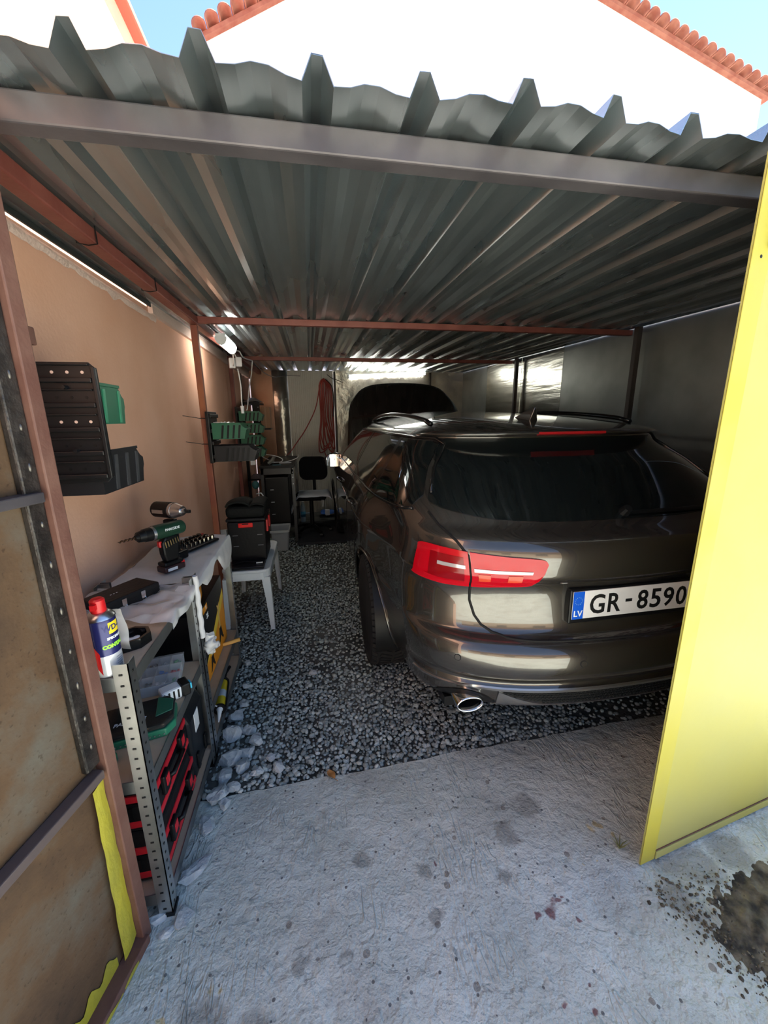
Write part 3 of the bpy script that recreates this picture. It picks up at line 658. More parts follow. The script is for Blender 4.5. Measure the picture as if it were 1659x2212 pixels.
# windscreen
mbw = MB()
def front_y(x, z): t = min(abs(x) / hw_f(z), .999); NS = N_f(z); return yf_f(z) - Lf(z) * 1.1 * (1 - (1 - t**NS) ** (1 / NS))
mbw.grid(lambda u, v: ((2 * u - 1) * (.74 - .14 * v), front_y((2 * u - 1) * (.74 - .14 * v), 1.03 + .34 * v) + .004, 1.03 + .34 * v + .002), 20, 10); mbw.build('windscreen', GLASS, car, smooth=True)
# tailgate gap, tail lamps ----------------------------------------------------
LR = M('tail_lamp_red', (.40, .002, .009), .10, 0, spec=.45)
LR2 = M('tail_lamp_deep_red', (.19, .002, .005), .12, 0, spec=.45)
LC = M('tail_lamp_clear', (.42, .39, .40), .10, .3)
LA = M('tail_lamp_amber', (.50, .05, .015), .15, 0)
SL_f = pchip([(.376, -.26), (.50, -.05), (.62, .13), (.66, .08), (.74, -.06), (.80, -.16)])
gate = [(-.735, 1.10), (-.712, 1.06), (-.672, 1.02), (-.637, .97), (-.6245, .90), (-.6155, .84), (-.615, .78), (-.598, .72), (-.575, .685), (-.54, .662), (-.49, .652), (-.40, .648)] + [(x, .648 - .002 * (1 - abs(x) / .4)) for x in (-.3, -.2, -.1, 0)]
gpts = gate + [(-x, z) for x, z in reversed(gate[:-1])]
fine = []
for i in range(len(gpts) - 1):
    for k in range(4): t = k / 4; fine.append((gpts[i][0] * (1 - t) + gpts[i + 1][0] * t, gpts[i][1] * (1 - t) + gpts[i + 1][1] * t))
fine.append(gpts[-1])
MB().tube([rear_pt(x, z, -.0005) for x, z in fine], .0055, 6).build('tailgate_gap', SEAM, car, smooth=True)
for s in (-1, 1):
    # outlines in (|x|, z): inner tip, gap, outer wrap
    ztop = pchip([(.375, .945), (.39, .962), (.42, .968), (.50, .974), (.62, .985), (.72, .994), (.77, .997), (.79, .995), (.80, .985)])
    zbot = pchip([(.375, .915), (.405, .858), (.50, .852), (.62, .844), (.70, .842), (.75, .848), (.785, .856), (.80, .868)])
    def lamp(x0, x1, a=0.0, b=1.0):
        def f(u, v, off):
            x = x0 + (x1 - x0) * u; z0, z1 = zbot(x), ztop(x); z = z0 + (z1 - z0) * (a + (b - a) * v); x += SL_f(x) * (z - .905)
            p = rear_pt(-x, z, off); return Vector((-s * p.x if s > 0 else p.x, p.y, p.z)) if s < 0 else Vector((-p.x, p.y, p.z))
        return f
    tl = skinned(lamp(.6285, .796), 24, 10, 'tail_lamp', LR, car, .010, -.004)
    tl2 = skinned(lamp(.378, .6215), 24, 10, 'tailgate_lamp', LR, car, .010, -.004)
    skinned(lamp(.645, .755, .22, .84), 14, 6, 'lamp_surround', LR2, tl, .0115, .008)
    skinned(lamp(.640, .73, .54, .64), 12, 3, 'light_bar', LC, tl, .0130, .010)
    skinned(lamp(.645, .765, .10, .22), 12, 3, 'lower_lens', LR, tl, .0128, .010)
    skinned(lamp(.42, .612, .48, .58), 16, 3, 'light_bar', LC, tl2, .0125, .009)
    skinned(lamp(.45, .50, .24, .42), 4, 3, 'amber_lens', LA, tl2, .0125, .009)
    skinned(lamp(.56, .60, .26, .42), 4, 3, 'amber_lens', LA, tl2, .0125, .009)
    MB().tube([lamp(.376, .799)(i / 40, 0, .003) for i in range(41)], .0035, 4).build('lamp_gasket', SEAM, tl)
    # parking sensors, exhaust, side of the diffuser
    for x in (.68, .24):
        q = rear_pt(s * x, .578, 0); qn = (rear_pt(s * x, .578, .01) - q).normalized()
        MB().cyl(q - qn * .002, q + qn * .0012, .0135, n=16).build('parking_sensor_ring', SEAM, car); MB().cyl(q, q + qn * .0022, .0112, n=16).build('parking_sensor', PAINT, car)
    e = MB(); nE = 24
    def ring(y, rx, rz, cz=.367): return [(s * .625 + rx * math.cos(2 * PI * i / nE), y, cz + rz * math.sin(2 * PI * i / nE)) for i in range(nE)]
    R_ = [ring(.28, .052, .030), ring(.135, .056, .033), ring(.128, .054, .031), ring(.132, .049, .027), ring(.150, .048, .026)]
    e.add([p for r in R_ for p in r], [(a * nE + i, a * nE + (i + 1) % nE, (a + 1) * nE + (i + 1) % nE, (a + 1) * nE + i) for a in range(4) for i in range(nE)])
    e.build('exhaust_tip', CHROME, car, smooth=True)
    e2 = MB(); e2.add(ring(.149, .0485, .0265) + ring(.26, .045, .024), [(i, (i + 1) % nE, nE + (i + 1) % nE, nE + i) for i in range(nE)] + [tuple(range(nE, 2 * nE))]); e2.build('exhaust_inside', BLACK, car)
    # dark recess in the bumper around the tip
    skinned(lambda u, v, off: (lambda p: Vector((p.x, p.y, p.z)))(rear_pt(s * (.525 + .20 * u), .337 + (.075 * math.sin(PI * (.1 + .8 * u)) ** .6) * v, off)), 16, 5, 'exhaust_recess', BLACK, car, .003)
    skinned(lambda u, v, off: rear_pt(s * (.60 * (1 - u) + .88 * u), .40 + .06 * v - .03 * u, off), 2, 2, 'corner_insert', SATIN, car, .0015) if False else None
# diffuser: satin strips and a honeycomb grille -------------------------------
def band(x0, x1, za, zb, nm, mat, off=.004, nu=60):
    return skinned(lambda u, v, o_: rear_pt(x0 + (x1 - x0) * u, za(x0 + (x1 - x0) * u) * (1 - v) + zb(x0 + (x1 - x0) * u) * v, o_), nu, 3, nm, mat, car, off)
band(-.80, .80, lambda x: .446 - .02 * max(0, abs(x) - .6) / .2, lambda x: .458 - .02 * max(0, abs(x) - .6) / .2, 'diffuser_strip', SATIN, .006)
grl = band(-.50, .50, lambda x: .378 + .045 * max(0, (abs(x) - .30) / .2) ** 2, lambda x: .432, 'diffuser_grille', SEAM, .002)
hx = MB()
for j in range(4):
    for i in range(64):
        x = -.50 + i * .0156 + (.0078 if j % 2 else 0); z = .384 + j * .0135
        if z < .381 + .045 * max(0, (abs(x) - .30) / .2) ** 2: continue
        ring_ = [rear_pt(x + .0075 * math.cos(a), z + .0066 * math.sin(a), .0035) for a in [k * PI / 3 for k in range(6)]]
        hx.tube(ring_, .0012, 3, closed=True)
hx.build('honeycomb', DKPL, grl)
band(-.52, .52, lambda x: .340, lambda x: .372 + .050 * max(0, (abs(x) - .30) / .2) ** 2 * (abs(x) > .3), 'diffuser_lip', SATIN, .006)
# number plate ----------------------------------------------------------------
tilt = math.atan2(yr_f(.83) - yr_f(.72), .11)
PM = Matrix.Translation((.006, rear_y(0, .775) - .010, .775)) @ Matrix.Rotation(PI / 2 - tilt, 4, 'X')
def pbox(x0, x1, z0, z1, d0, d1, nm, mat, par, bev=0.0):
    return MB().box(x0, x1, z0, z1, d0, d1, PM).build(nm, mat, par, bevel=bev)
plt = pbox(-.272, .272, -.075, .064, -.03, .008, 'plate_holder', BLACK, car, .006)
pbox(-.260, .260, -.056, .056, .006, .0105, 'number_plate', M('plate_white', (.74, .73, .71), .35), plt, .0015)
pbox(-.2595, -.214, -.0555, .0555, .0095, .0112, 'blue_band', M('plate_blue', (.006, .09, .55), .35), plt)
INK = M('plate_ink', (.008, .008, .008), .5)
def fit(nm, st_, x0, x1, z0, z1):
    o_ = text(nm, st_, .1, INK, plt, Matrix.Identity(4), bold=.0018)
    vx = [v.co.x for v in o_.data.vertices]; vy = [v.co.y for v in o_.data.vertices]
    ax, bx_, ay, by_ = min(vx), max(vx), min(vy), max(vy)
    o_.data.transform(PM @ Matrix.Translation(((x0 + x1) / 2, (z0 + z1) / 2, .0107)) @ Matrix.Diagonal(((x1 - x0) / (bx_ - ax), (z1 - z0) / (by_ - ay), 1, 1)) @ Matrix.Translation((-(ax + bx_) / 2, -(ay + by_) / 2, 0)))
fit('plate_letters', 'G', -.188, -.124, -.041, .039); fit('plate_letters', 'R', -.110, -.054, -.040, .038); fit('plate_dash', '-', -.034, -.006, -.004, .008)
for i, c_ in enumerate('8590'): fit('plate_digits', c_, .018 + i * .0585, .066 + i * .0585, -.041, .039)
text('country_letters', 'LV', .034, WHITE, plt, PM @ Matrix.Translation((-.2368, -.034, .0114)), bold=.0006)
st = MB()
for i in range(12):
    a = i * PI / 6; st.cyl(PM @ Vector((-.2368 + .0145 * math.cos(a), .018 + .0145 * math.sin(a), .0111)), PM @ Vector((-.2368 + .0145 * math.cos(a), .018 + .0145 * math.sin(a), .0116)), .0017, n=5)
st.build('flag_stars', M('star_yellow', (.20, .35, .50), .5), plt)
# body-coloured ledge line above the plate and crease
MB().tube([rear_pt(-.30 + .6 * i / 20, .862, .0) for i in range(21)], .004, 4).build('plate_ledge', PAINT, car, smooth=True)
# roof: aerial and gap --------------------------------------------------------
fin = MB(); fin.add([(-.028, .88, 1.438), (.028, .88, 1.438), (.024, 1.08, 1.455), (-.024, 1.08, 1.455), (-.006, .865, 1.520), (.006, .865, 1.520), (.008, .90, 1.518), (-.008, .90, 1.518)],
                    [(0, 1, 2, 3), (4, 7, 6, 5), (0, 4, 5, 1), (1, 5, 6, 2), (2, 6, 7, 3), (3, 7, 4, 0)]); fin.build('aerial_fin', PAINT, car, smooth=2, bevel=.006)
MB().tube([(x, .62 + .10 * (abs(x) / .55) ** 2.5, 0) for x in [0]] + [Vector((0, 0, 0))], .001, 3) if False else None
# wheels ----------------------------------------------------------------------
def wheel():
    root = bpy.data.objects.new('wheel', None); C.objects.link(root); root.parent = car
    R_, Wd = .335, .118
    prof = [(.235, -Wd + .012), (.26, -Wd), (.305, -Wd), (.326, -Wd + .014), (.335, -Wd + .034), (.335, Wd - .034), (.326, Wd - .014), (.305, Wd), (.26, Wd), (.235, Wd - .012)]
    t = MB(); t.lathe(prof, n=48, m=Matrix.Rotation(PI / 2, 4, 'Y')); ty = t.build('tyre', RUB, root, smooth=2)
    b = MB()
    for k in range(60):
        a = 2 * PI * k / 60
        for s in (-1, 1):
            m_ = Matrix.Rotation(a, 4, 'X') @ Matrix.Translation((0, 0, .335)) @ Matrix.Rotation(s * .45, 4, 'Z')
            b.box(.012 if s > 0 else -.082, .082 if s > 0 else -.012, -.011, .011, -.004, .006, m_)
            m2 = Matrix.Rotation(a, 4, 'X') @ Matrix.Translation((s * .102, 0, .326)) @ Matrix.Rotation(s * .55, 4, 'Y')
            b.box(-.016, .016, -.0125, .0125, -.004, .006, m2)
    b.build('tread_blocks', RUB, ty)
    rm = M('dark_alloy', (.06, .06, .062), .3, .8)
    q = MB(); q.lathe([(.232, -.10), (.236, -.085), (.226, -.07), (.222, .09)], n=40, m=Matrix.Rotation(PI / 2, 4, 'Y')); rim = q.build('rim', rm, root, smooth=2)
    for k in range(5):
        sp = MB(); m_ = Matrix.Rotation(2 * PI * k / 5, 4, 'X')
        sp.taper(-.02, .02, -.04, .04, .03, .225, .7, m_ @ Matrix.Translation((-.075, 0, 0))); sp.build('spoke', rm, root, bevel=.004)
    hb = MB(); hb.cyl((-.095, 0, 0), (.05, 0, 0), .06, n=18); hb.build('hub', rm, root)
    return root
w0 = wheel(); ws = [w0] + [copy_tree(w0, car) for _ in range(3)]
for o_, (sx, yy) in zip(ws, ((-1, 1.10), (-1, 4.01), (1, 1.10), (1, 4.01))):
    o_.location = (sx * .795, yy, .333); o_.rotation_euler = (.2 * yy, 0, 0 if sx < 0 else PI)
for s in (-1, 1):
    for yy in (1.10, 4.01):
        al = MB(); al.grid(lambda u, v: (s * (.905 - .36 * v), yy + .372 * math.cos(PI * (1.15 * u - .075)), .335 + .372 * math.sin(PI * (1.15 * u - .075))), 24, 3); al.build('arch_liner', BLACK, car, smooth=True)
        MB().tube([(s * (side_x(yy + .37 * math.cos(a), .335 + .37 * math.sin(a)) + .002), yy + .37 * math.cos(a), .335 + .37 * math.sin(a)) for a in [PI * (1.12 * i / 30 - .06) for i in range(31)]], .008, 5).build('arch_lip', PAINT, car, smooth=True)
# raised bonnet ---------------------------------------------------------------
hm = MB()
def bonnet(u, v, t=0):
    ln = 1.06; a = math.radians(60); x = (2 * u - 1)
    wd = .80 * (1 - .10 * v) ; tip = ln * (v - (.17 * abs(x) ** 5.0 + .035 * x * x) * v ** 3)
    crown = .045 * (1 - x * x) + .05 * math.sin(PI * v * .8) + t
    px = x * wd * (1 - .10 * (abs(x) ** 4) * v ** 6)
    return (px + .06, 3.86 + tip * math.cos(a) - crown * math.sin(a), .965 + tip * math.sin(a) + crown * math.cos(a))
hm.grid(lambda u, v: bonnet(u, v), 28, 24); bo = hm.build('bonnet', PAINT, car, smooth=True, solid=.025)
MB().tube([(.06 - .72, 3.95, .95), (.06 - .70, 4.12, 1.38)], .010, 6).build('bonnet_strut', BLACK, bo)
eb = MB(); eb.box(-.70, .70, 3.95, 4.75, .60, .80); eb.build('engine_cover', BLACK, car, bevel=.03)
# ------------------------------------------------------------------ metal shelving along the left wall and what stands on it
from mathutils import noise as mnoise
GSTEEL = M('zinc_angle', (.50, .52, .52), .28, .95, col2=(.38, .40, .40), scale=12)
BOARD = M('hardboard', (.42, .31, .21), .7, col2=(.50, .38, .27), scale=6, bump=.15)
LIP = M('dark_zinc_rail', (.20, .21, .21), .35, .85, col2=(.28, .29, .29), scale=10)
FOAM = M('white_foam_sheet', (.58, .57, .57), .8, bump=.2, bscale=25)
FILM = M('clear_plastic_film', (.85, .84, .83), .18, alpha=.42, spec=.6)
FILM2 = M('milky_plastic_film', (.80, .79, .78), .3, alpha=.6)
def shelf_unit(label, y0, y1, xs_, levels, h):
    root = thing('shelving_unit', label, 'shelving', (0, 0, 0))
    xf, xb = xs_
    for x, sx in ((xf, -1), (xb, 1)):
        for y, sy in ((y0, 1), (y1, -1)):
            lg = MB().box(min(x, x + sx * .038), max(x, x + sx * .038), min(y, y + sy * .0025), max(y, y + sy * .0025), 0.004, h)
            lg.box(min(x, x + sx * .0025), max(x, x + sx * .0025), min(y, y + sy * .038), max(y, y + sy * .038), 0.004, h)
            lo = lg.build('leg', GSTEEL, root)
            sl_ = MB(); nsl = 26 if x == xf else 0
            for i in range(nsl):
                z = .03 + (h - .06) * i / 25
                sl_.box(x + sx * .019 - .006, x + sx * .019 + .003, y - sy * .0005 - .0008, y - sy * .0005 + .0008, z - .002, z + .003)
                sl_.box(x + .0004, x + .0012, y + sy * .019 - .003, y + sy * .019 + .003, z - .003, z + .003)
            if nsl: tag(sl_.build('slots', BLACK, lo), kind='stuff')
            MB().box(x - .004 if sx > 0 else x - .041, x + .041 if sx > 0 else x + .004, min(y - sy * .003, y + sy * .041), max(y - sy * .003, y + sy * .041), 0, .012).build('foot_cap', BLACK, lo)
    for z in levels:
        MB().box(xb + .003, xf - .004, y0 + .004, y1 - .004, z - .008, z).build('shelf_board', BOARD, root)
        MB().box(xf - .0035, xf - .0005, y0 + .003, y1 - .003, z - .036, z + .003).build('front_rail', LIP, root)
        MB().box(xb + .0005, xb + .0035, y0 + .003, y1 - .003, z - .036, z + .003).build('back_rail', LIP, root)
        MB().box(xb + .004, xf - .004, y0 + .003, y0 + .0055, z - .036, z + .003).build('end_rail', LIP, root)
        MB().box(xb + .004, xf - .004, y1 - .0055, y1 - .003, z - .036, z + .003).build('end_rail', LIP, root)
    return root
XF, XB = -.488, -.822
shelf_unit('zinc shelving unit nearest the rusty door with the spray can on top', .990, 1.565, (XF, XB), (.826, .50, .085), .868)
shelf_unit('zinc shelving unit covered with a white foam sheet next to the white table', 1.578, 2.270, (XF, XB), (.826, .245, .070), .868)
# spray can
can = thing('spray_can', 'blue and white spray can with red cap and yellow straw', 'can', (-.552, 1.032, .827))
cb = MB(); cb.lathe([(.030, 0), (.0328, .003), (.0328, .060), (.0328, .061)], n=28); cb.build('can_lower', M('can_white', (.72, .73, .75), .25, .3), can, smooth=2)
cb = MB(); cb.lathe([(.0328, .061), (.0328, .150), (.0315, .156)], n=28); cb.build('can_body', M('can_blue', (.02, .022, .11), .25, .2), can, smooth=2)
cb = MB(); cb.lathe([(.0315, .156), (.034, .158), (.0325, .162), (.022, .172), (.016, .174)], n=28); cb.build('can_shoulder', STEEL, can, smooth=2)
cb = MB(); cb.lathe([(.0165, .172), (.0175, .176), (.0165, .205), (.012, .209), (0, .210)], n=20); cb.box(-.006, .006, -.026, -.01, .186, .2); cb.build('cap', RED, can, smooth=2)
MB().tube([(-.012, -.0345, .012), (-.012, -.0345, .155)], .003, 6).build('straw', M('straw_cream', (.75, .62, .30), .4), can)
def wrap(s, size, z, a0, mat, nm, r=.0334, bold=.0005):
    o_ = text(nm, s, size, mat, can, Matrix.Identity(4), depth=.0002, bold=bold)
    for v in o_.data.vertices:
        a = a0 + v.co.x / r; zz = v.co.y; rr = r + v.co.z; v.co = (rr * math.cos(a), rr * math.sin(a), z + zz)
A0 = -PI / 2 + .62
pz = MB()
pz.grid(lambda u, v: ((.0332) * math.cos(A0 + .25 + .9 * u), .0332 * math.sin(A0 + .25 + .9 * u), .118 + .030 * v), 10, 2); pz.build('yellow_badge', M('badge_yellow', (.85, .62, .02), .4), can, smooth=True)
wrap('WD-40', .020, .133, A0 + .75, M('badge_blue', (.01, .012, .12), .4), 'badge_letters')
wrap('SPECIALIST', .009, .106, A0 + .7, WHITE, 'sub_letters')
wrap('CONTACT', .013, .085, A0 + .62, M('lime_ink', (.35, .85, .05), .4), 'green_letters', bold=.0009)
for i in range(6): wrap('lorem'[:0] + '-' * 9, .006, .050 - i * .006, A0 + .75, M('grey_ink', (.25, .25, .28), .6), 'small_print')
rdl = MB(); rdl.grid(lambda u, v: (.0333 * math.cos(A0 - .95 + .35 * u), .0333 * math.sin(A0 - .95 + .35 * u), .03 + .06 * v - .02 * u), 5, 2); rdl.build('red_flash', RED, can, smooth=True)
# octagonal tray
tr = MB(); oc = [(.050 * math.cos(PI / 8 + i * PI / 4) * 1.15, .050 * math.sin(PI / 8 + i * PI / 4)) for i in range(8)]; ic = [(x * .82, y * .82) for x, y in oc]
tr.add([(x, y, 0) for x, y in oc] + [(x, y, .030) for x, y in oc] + [(x, y, .030) for x, y in ic] + [(x * .9, y * .9, .008) for x, y in ic], [tuple(reversed(range(8)))] + [(a * 8 + i, a * 8 + (i + 1) % 8, (a + 1) * 8 + (i + 1) % 8, (a + 1) * 8 + i) for a in range(3) for i in range(8)] + [tuple(range(24, 32))])
tray = tag(tr.build('ashtray', M('gloss_black_tray', (.008, .008, .008), .12), loc=(-.556, 1.165, .827), rot=(0, 0, .5)), 'glossy black octagonal ashtray beside the plastic film', 'ashtray')
pp = MB(); pp.grid(lambda u, v: (-.025 + .05 * u, -.012 + .024 * v, .004 * math.sin(u * 9) * math.cos(v * 7)), 8, 4)
tag(pp.build('paper_scrap', WHITE, loc=(-.556, 1.165, .842), rot=(.1, .1, .3), smooth=True, solid=.001), 'crumpled white paper scrap in the black ashtray', 'paper')
# black case with clasps
bc = thing('black_case', 'black rectangular tool case with chrome clasps lying on plastic film', 'case', (-.690, 1.445, .834), math.radians(58))
MB().box(-.105, .105, -.060, .060, 0, .052).build('case_body', M('black_vinyl', (.008, .008, .009), .5, spec=.3, bump=.15, bscale=80), bc, bevel=.006)
MB().box(-.1055, .1055, -.0605, .0605, .032, .034).build('lid_seam', SEAM, bc)
for x in (-.035, .035):
    cl = MB(); cl.box(x - .008, x + .008, -.064, -.060, .018, .044); cl.tube([(x - .006, -.063, .022), (x - .006, -.068, .014), (x + .006, -.068, .014), (x + .006, -.063, .022)], .0015, 5); cl.build('clasp', CHROME, bc)
text('case_lettering', 'BAUHAUS'[:0] or 'TOOLS'[:0] or '- - -', .018, WHITE, bc, T(-.03, -.005, .0524), bold=.0003)
# plastic film
def crumple(name, label, fn, nu, nv, mat, amp=.008, fr=14, cat='plastic'):
    mb = MB()
    def g(u, v):
        p = Vector(fn(u, v)); q = p * fr
        d = Vector((mnoise.noise(q), mnoise.noise(q + Vector((7, 3, 1))), mnoise.noise(q + Vector((1, 9, 4))))) * amp
        return p + d
    mb.grid(g, nu, nv); return tag(mb.build(name, mat, smooth=True), label, cat)
crumple('plastic_film', 'crumpled clear plastic film spread under the black case', lambda u, v: (-.815 + .325 * u, 1.27 + .30 * v, .832 + .012 + .02 * (1 - u) ** 3 * (v < .9)), 44, 44, FILM, .018, 20)
crumple('plastic_bag', 'torn clear plastic bag standing behind the spray can', lambda u, v: (-.82 + .29 * u, 1.105 + .02 * math.sin(u * 5) + .03 * (1 - v), .835 + .150 * v * (1 - .15 * u * u) * (1 + .2 * math.sin(u * 14))), 30, 24, FILM2, .016, 16)
crumple('plastic_strip', 'strip of clear film sagging over the front rail by the leg', lambda u, v: (-.53 + .062 * min(1, v * 2), 1.25 + .28 * u, .842 + .010 * math.sin(u * 7) - .060 * max(0, v - .4) * (.6 + .4 * math.sin(u * 4))), 24, 12, FILM2, .008, 22)
# foam sheet with hanging flaps
def foam(u, v):
    y = 1.582 + .69 * u
    if v < .6: return (XB + .01 + (XF - XB - .012) * v / .6, y, .836 + .004 * math.sin(u * 12 + v * 5))
    t = (v - .6) / .4; drop = .03 + .12 * max(0, math.sin((u - .55) * 6.5)) * (u > .55) + .05 * max(0, math.sin(u * 9 - 1))
    return (XF + .004 + .010 * math.sin(t * 3), y, .834 - drop * t)
crumple('foam_sheet', 'white foam sheet draped over the far shelving unit', foam, 50, 40, FOAM, .006, 14, 'sheet')
wr_ = MB(); wr_.grid(lambda u, v: (XF + .010 + .010 * math.cos(u * 6.3) + .0015 * math.sin(v * 30), 1.571 + .012 * math.sin(u * 6.3), .60 + .27 * v), 14, 24)
tag(wr_.build('foam_wrap', FOAM, smooth=True), 'white foam wrapped around the middle shelf legs', 'foam')
crumple('plastic_clump', 'clump of clear film tied to the middle shelf leg', lambda u, v: (XF + .028 + .026 * math.cos(u * 6.3) * math.sin(v * PI), 1.60 + .030 * math.sin(u * 6.3) * math.sin(v * PI), .50 + .10 * v), 18, 14, FILM2, .026, 48)
# cordless drill
GRN = M('tool_green', (.008, .036, .020), .42)
dr = thing('cordless_drill', 'green cordless drill with chuck and bit standing on its red battery', 'drill', (-.625, 1.735, .842), math.radians(-128))
# local +x = forward (chuck)
q = MB(); q.box(-.065, .045, -.034, .034, 0, .032); bt = q.build('battery', M('battery_dark', (.03, .012, .014), .4), dr, bevel=.007)
MB().box(-.067, -.045, -.030, .030, .004, .040).build('battery_latch', RED, dr, bevel=.004); MB().box(-.02, .03, .0335, .0352, .008, .022).build('battery_label', WHITE, bt)
MB().box(-.060, .040, -.031, .031, .030, .052).build('battery_foot', BLACK, dr, bevel=.008)
gp = MB(); gp.prism([(-.045, .05), (.02, .05), (.030, .09), (.032, .15), (.012, .175), (-.055, .175), (-.058, .13)], -.021, .021, Matrix.Rotation(PI / 2, 4, 'X')); gp.build('grip', BLACK, dr, bevel=.009)
MB().box(.024, .040, -.010, .010, .128, .158).build('trigger', RED, dr, bevel=.004)
by = MB(); by.cyl((-.085, 0, .205), (.055, 0, .205), .034, .036, 20); by.sphere((-.085, 0, .205), (.022, .034, .034), 16, 8); by.build('motor_housing', GRN, dr, smooth=2)
MB().cyl((.055, 0, .205), (.068, 0, .205), .034, .033, 20).build('clutch_ring', STEEL, dr, smooth=2)
ck = MB(); ck.cyl((.068, 0, .205), (.100, 0, .205), .033, .031, 20); ck.cyl((.100, 0, .205), (.128, 0, .205), .029, .024, 20); ck.cyl((.128, 0, .205), (.140, 0, .205), .019, .011, 20); ck.build('chuck', BLACK, dr, smooth=2)
MB().tube([(.140 + .075 * i / 30, .0028 * math.cos(i * .9), .205 + .0028 * math.sin(i * .9)) for i in range(31)], [.0042] * 26 + [.0036, .003, .0022, .0015, .0006], 6).build('drill_bit', M('bit_bronze', (.10, .055, .03), .3, .9), dr, smooth=True)
text('drill_lettering', 'PARKSIDE', .017, WHITE, dr, T(-.02, .0358, .214, rz=PI, rx=PI / 2), depth=.0012, bold=.0002)
dr.scale = (.87, .87, .87)
for i in range(6): MB().cyl((-.050 + i * .013, .024, .140 - i * .003), (-.042 + i * .013, .030, .166 - i * .002), .0028, n=6).build('spare_bit', M('brass', (.75, .55, .25), .3, 1.0), dr)
# impact ratchet behind it
ir = thing('impact_driver', 'black impact driver with a silver gear head behind the green drill', 'driver', (-.650, 1.895, .842), math.radians(-28))
ii = MB(); ii.box(-.055, .05, -.032, .032, 0, .04); ii.build('battery', BLACK, ir, bevel=.008); MB().box(-.056, -.035, -.033, .033, .010, .045).build('battery_latch', RED, ir, bevel=.004)
gi = MB(); gi.prism([(-.03, .04), (.02, .04), (.024, .19), (-.028, .19)], -.020, .020, Matrix.Rotation(PI / 2, 4, 'X')); gi.build('grip', BLACK, ir, bevel=.008)
mi_ = MB(); mi_.cyl((-.075, 0, .232), (.02, 0, .232), .036, .037, 18); mi_.build('motor_housing', BLACK, ir, smooth=2, bevel=.004)
gh = MB(); gh.cyl((.02, 0, .232), (.035, 0, .232), .035, .036, 18); gh.cyl((.035, 0, .232), (.078, 0, .232), .034, .022, 18); gh.cyl((.078, 0, .232), (.092, 0, .232), .014, .012, 14); gh.build('gear_head', STEEL, ir, smooth=2)
MB().box(.092, .118, -.007, .007, .225, .239).build('square_drive', BLACK, ir, bevel=.002); MB().box(-.06, 0, -.0385, -.035, .222, .238).build('side_label', STEEL, ir)
# socket set
sk = thing('socket_set', 'open black socket set tray behind the drill', 'tool set', (-.625, 2.09, .842), math.radians(62))
MB().box(-.11, .11, -.075, .075, 0, .014).build('tray', BLACK, sk, bevel=.01)
for i in range(7):
    for j in range(3):
        s_ = MB(); r_ = .006 + .0012 * i; s_.lathe([(r_, 0), (r_, .022), (r_ * .65, .022), (r_ * .6, .012), (0, .012)], n=10); s_.build('socket', M('dark_chrome', (.20, .18, .15), .25, 1.0), sk, smooth=2, loc=(-.088 + i * .029, -.045 + j * .042, .010))
MB().box(.085, .125, .04, .062, .01, .026).build('red_clip', RED, sk, bevel=.003)
# organiser box
og = thing('parts_organiser', 'clear plastic organiser box full of small parts on the middle shelf', 'organiser', (-.625, 1.455, .501), math.radians(10))
CLEAR = M('clear_box', (.82, .86, .88), .08, alpha=.30, spec=.4)
CLEARL = M('clear_lid', (.82, .86, .88), .06, alpha=.14, spec=.4)
ob_ = MB(); ob_.box(-.085, .085, -.095, .095, 0, .003)
for x in (-.085, -.043, 0, .043, .083): ob_.box(x, x + .002, -.095, .095, .003, .040)
for y in (-.095, -.032, .031, .093): ob_.box(-.085, .085, y, y + .002, .003, .040)
ob_.build('tray', CLEAR, og); MB().box(-.088, .088, -.098, .098, .041, .046).build('lid', CLEARL, og, bevel=.004)
for i in range(4):
    for j in range(3):
        cl = [(.5, .02, .02), (.1, .25, .6), (.7, .7, .72), (.05, .3, .12), (.5, .5, .52), (.02, .02, .02)][(i * 5 + j * 3) % 6]
        f_ = MB()
        for _ in range(7): f_.sphere((-.064 + i * .0425 + random.uniform(-.012, .012), -.063 + j * .063 + random.uniform(-.02, .02), .009 + random.uniform(0, .014)), random.uniform(.005, .008), 6, 4)
        f_.build('small_parts', M('fasteners_%d' % ((i * 5 + j * 3) % 6), cl, .35, .3), og)
# green bit case with lettering
gc = thing('bit_case', 'green and black bit set case with white lettering on the middle shelf', 'case', (-.600, 1.205, .501), math.radians(14))
CG = M('case_green', (.015, .13, .075), .35)
po = [(-.115, -.04), (-.09, -.075), (.09, -.075), (.115, -.04), (.115, .045), (.09, .075), (-.09, .075), (-.115, .045)]
MB().prism(po, 0, .028).build('case_base', CG, gc, bevel=.004)
lidp = MB(); lidp.prism([(x * .97, y * .97) for x, y in po], .028, .046); lidp.build('smoked_lid', M('smoked_lid', (.02, .022, .022), .12, alpha=.93), gc, bevel=.006)
MB().prism([(.060, -.03), (.108, -.015), (.108, .04), (.06, .068)], .046, .049).build('green_panel', CG, gc, bevel=.003)
text('case_lettering', 'PARKSIDE', .020, WHITE, gc, T(-.012, -.022, .0465), bold=.0004, shear=.15)
for i in range(14): MB().cyl((-.085 + i * .013, -.076, .012), (-.085 + i * .013, -.0775, .012), .0025, n=6).build('bit_tip', STEEL, gc)
gc2 = thing('screw_case', 'small green case with clear lid behind the near shelf leg', 'case', (-.665, 1.045, .501), math.radians(80))
MB().box(-.07, .05, -.055, .055, 0, .03).build('case_base', CG, gc2, bevel=.006); MB().box(-.068, .048, -.053, .053, .031, .05).build('clear_lid', CLEAR, gc2, bevel=.005)
